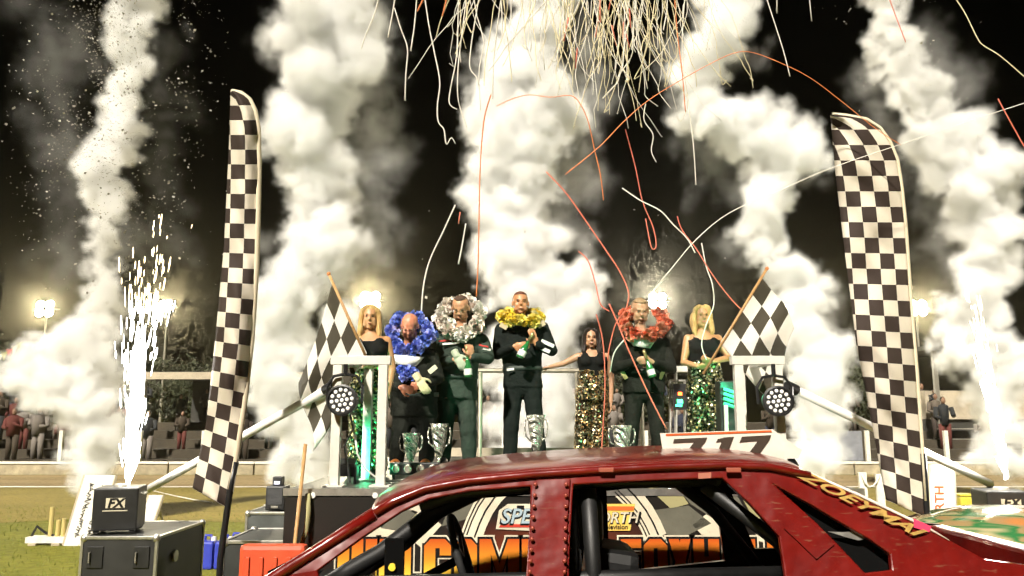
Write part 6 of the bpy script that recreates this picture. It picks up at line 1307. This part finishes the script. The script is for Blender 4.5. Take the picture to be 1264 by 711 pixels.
PL = {
 'A': [(178,-30,26),(168,10,30),(152,46,30),(172,66,24),(158,96,26),(144,128,24),(150,160,26),(132,196,32),(126,236,30),(132,272,22,.8),(128,310,24,.7),(126,350,26,.7),(118,392,30,.7),(98,432,34),(60,432,30),(44,456,30),(80,472,44),(122,452,32),(112,502,42),(78,505,28),(132,530,28),(112,560,30),(114,590,24)],
 'B': [(440,-30,62),(418,20,58),(402,70,62),(388,130,58),(382,190,58),(386,240,62),(392,290,58),(404,330,50),(362,370,46),(350,420,46),(342,470,40),(362,505,38),(382,545,32),(372,585,28),(425,400,30)],
 'C': [(672,-30,48),(662,30,42),(650,80,46),(640,120,52),(616,165,55),(664,170,55),(612,210,50),(655,230,58),(612,272,46),(655,290,48),(622,322,42),(632,360,42),(690,350,30),(726,350,26),(718,385,22),(662,400,40),(640,440,48),(690,440,40),(640,490,52),(690,500,38),(650,540,46),(690,550,35),(640,575,40)],
 'D': [(902,-30,36),(892,20,36),(880,60,36),(872,100,36),(862,140,34),(902,150,36),(940,172,40),(985,180,34),(962,212,36),(942,250,30),(932,290,28,.8),(950,330,30),(985,342,35),(1000,370,28),(980,400,36),(1022,430,36),(1000,470,42),(1042,450,24),(1010,520,42),(962,440,30),(990,565,32)],
 'E': [(1090,-20,22),(1096,15,26),(1084,48,24),(1102,72,26),(1120,100,30),(1140,130,32),(1152,160,35),(1176,182,38),(1192,214,46),(1216,244,46),(1226,284,42),(1224,330,38),(1210,370,38),(1190,410,36),(1178,440,26),(1222,430,36),(1250,455,35),(1226,490,34),(1244,530,34),(1218,552,24),(1252,575,26)],
}
smoke_plume("thin white smoke column billowing beside the far-left floodlight", PL['A'], 12.5, 13, seed=3)
smoke_plume("broad white smoke column behind the left feather flag and hand flag", PL['B'], 12.0, 11, seed=5)
smoke_plume("dense central white smoke column behind the driver with the yellow garland", PL['C'], 12.5, 13, seed=8)
smoke_plume("kinked white smoke column behind the hand flag beside the right feather flag", PL['D'], 12.0, 12, seed=11)
smoke_plume("white smoke column slanting above the right spark fountain", PL['E'], 12.5, 13, seed=14)
# thin drifting smoke torn off the columns
WISP = {
 'a': ([(60,30,55),(80,100,55),(70,180,55),(90,250,50),(85,330,45),(200,60,40),(205,140,45),(195,220,40),(210,300,35),(150,300,50)], 13.4, .11, "faint grey smoke veil spread around the thin left column"),
 'b': ([(455,-10,45),(462,60,45),(455,130,50),(462,200,50),(455,270,50),(440,330,45),(330,60,30),(330,300,30)], 12.6, .36, "grey smoke fraying off the right side of the broad column"),
 'c': ([(720,60,38),(725,130,42),(705,210,50),(690,270,45),(720,300,35),(590,110,28),(575,60,22)], 13.0, .45, "grey smoke fraying off the right side of the central column"),
 'd': ([(840,60,35),(835,130,40),(850,190,38),(900,230,34),(925,80,30),(1000,220,34),(905,310,30),(1030,380,30)], 12.6, .32, "grey smoke fraying around the kinked column"),
 'e': ([(1060,90,30),(1090,150,35),(1130,210,38),(1160,270,40),(1180,340,35),(1160,60,40),(1180,110,38),(1255,200,30)], 13.0, .26, "grey smoke fraying around the slanting right column"),
}
for k_, (pf, Y_, dn_, lb_) in enumerate(WISP.values()):
    smoke_plume(lb_, pf, Y_, dn_ * 2.2, voxel=.07, warp=1.5, wscale=.9, edge0=-.2, edge1=1.15, erode=.9, seed=30 + k_, name="thin_smoke", group="thin smoke drifting off the columns")
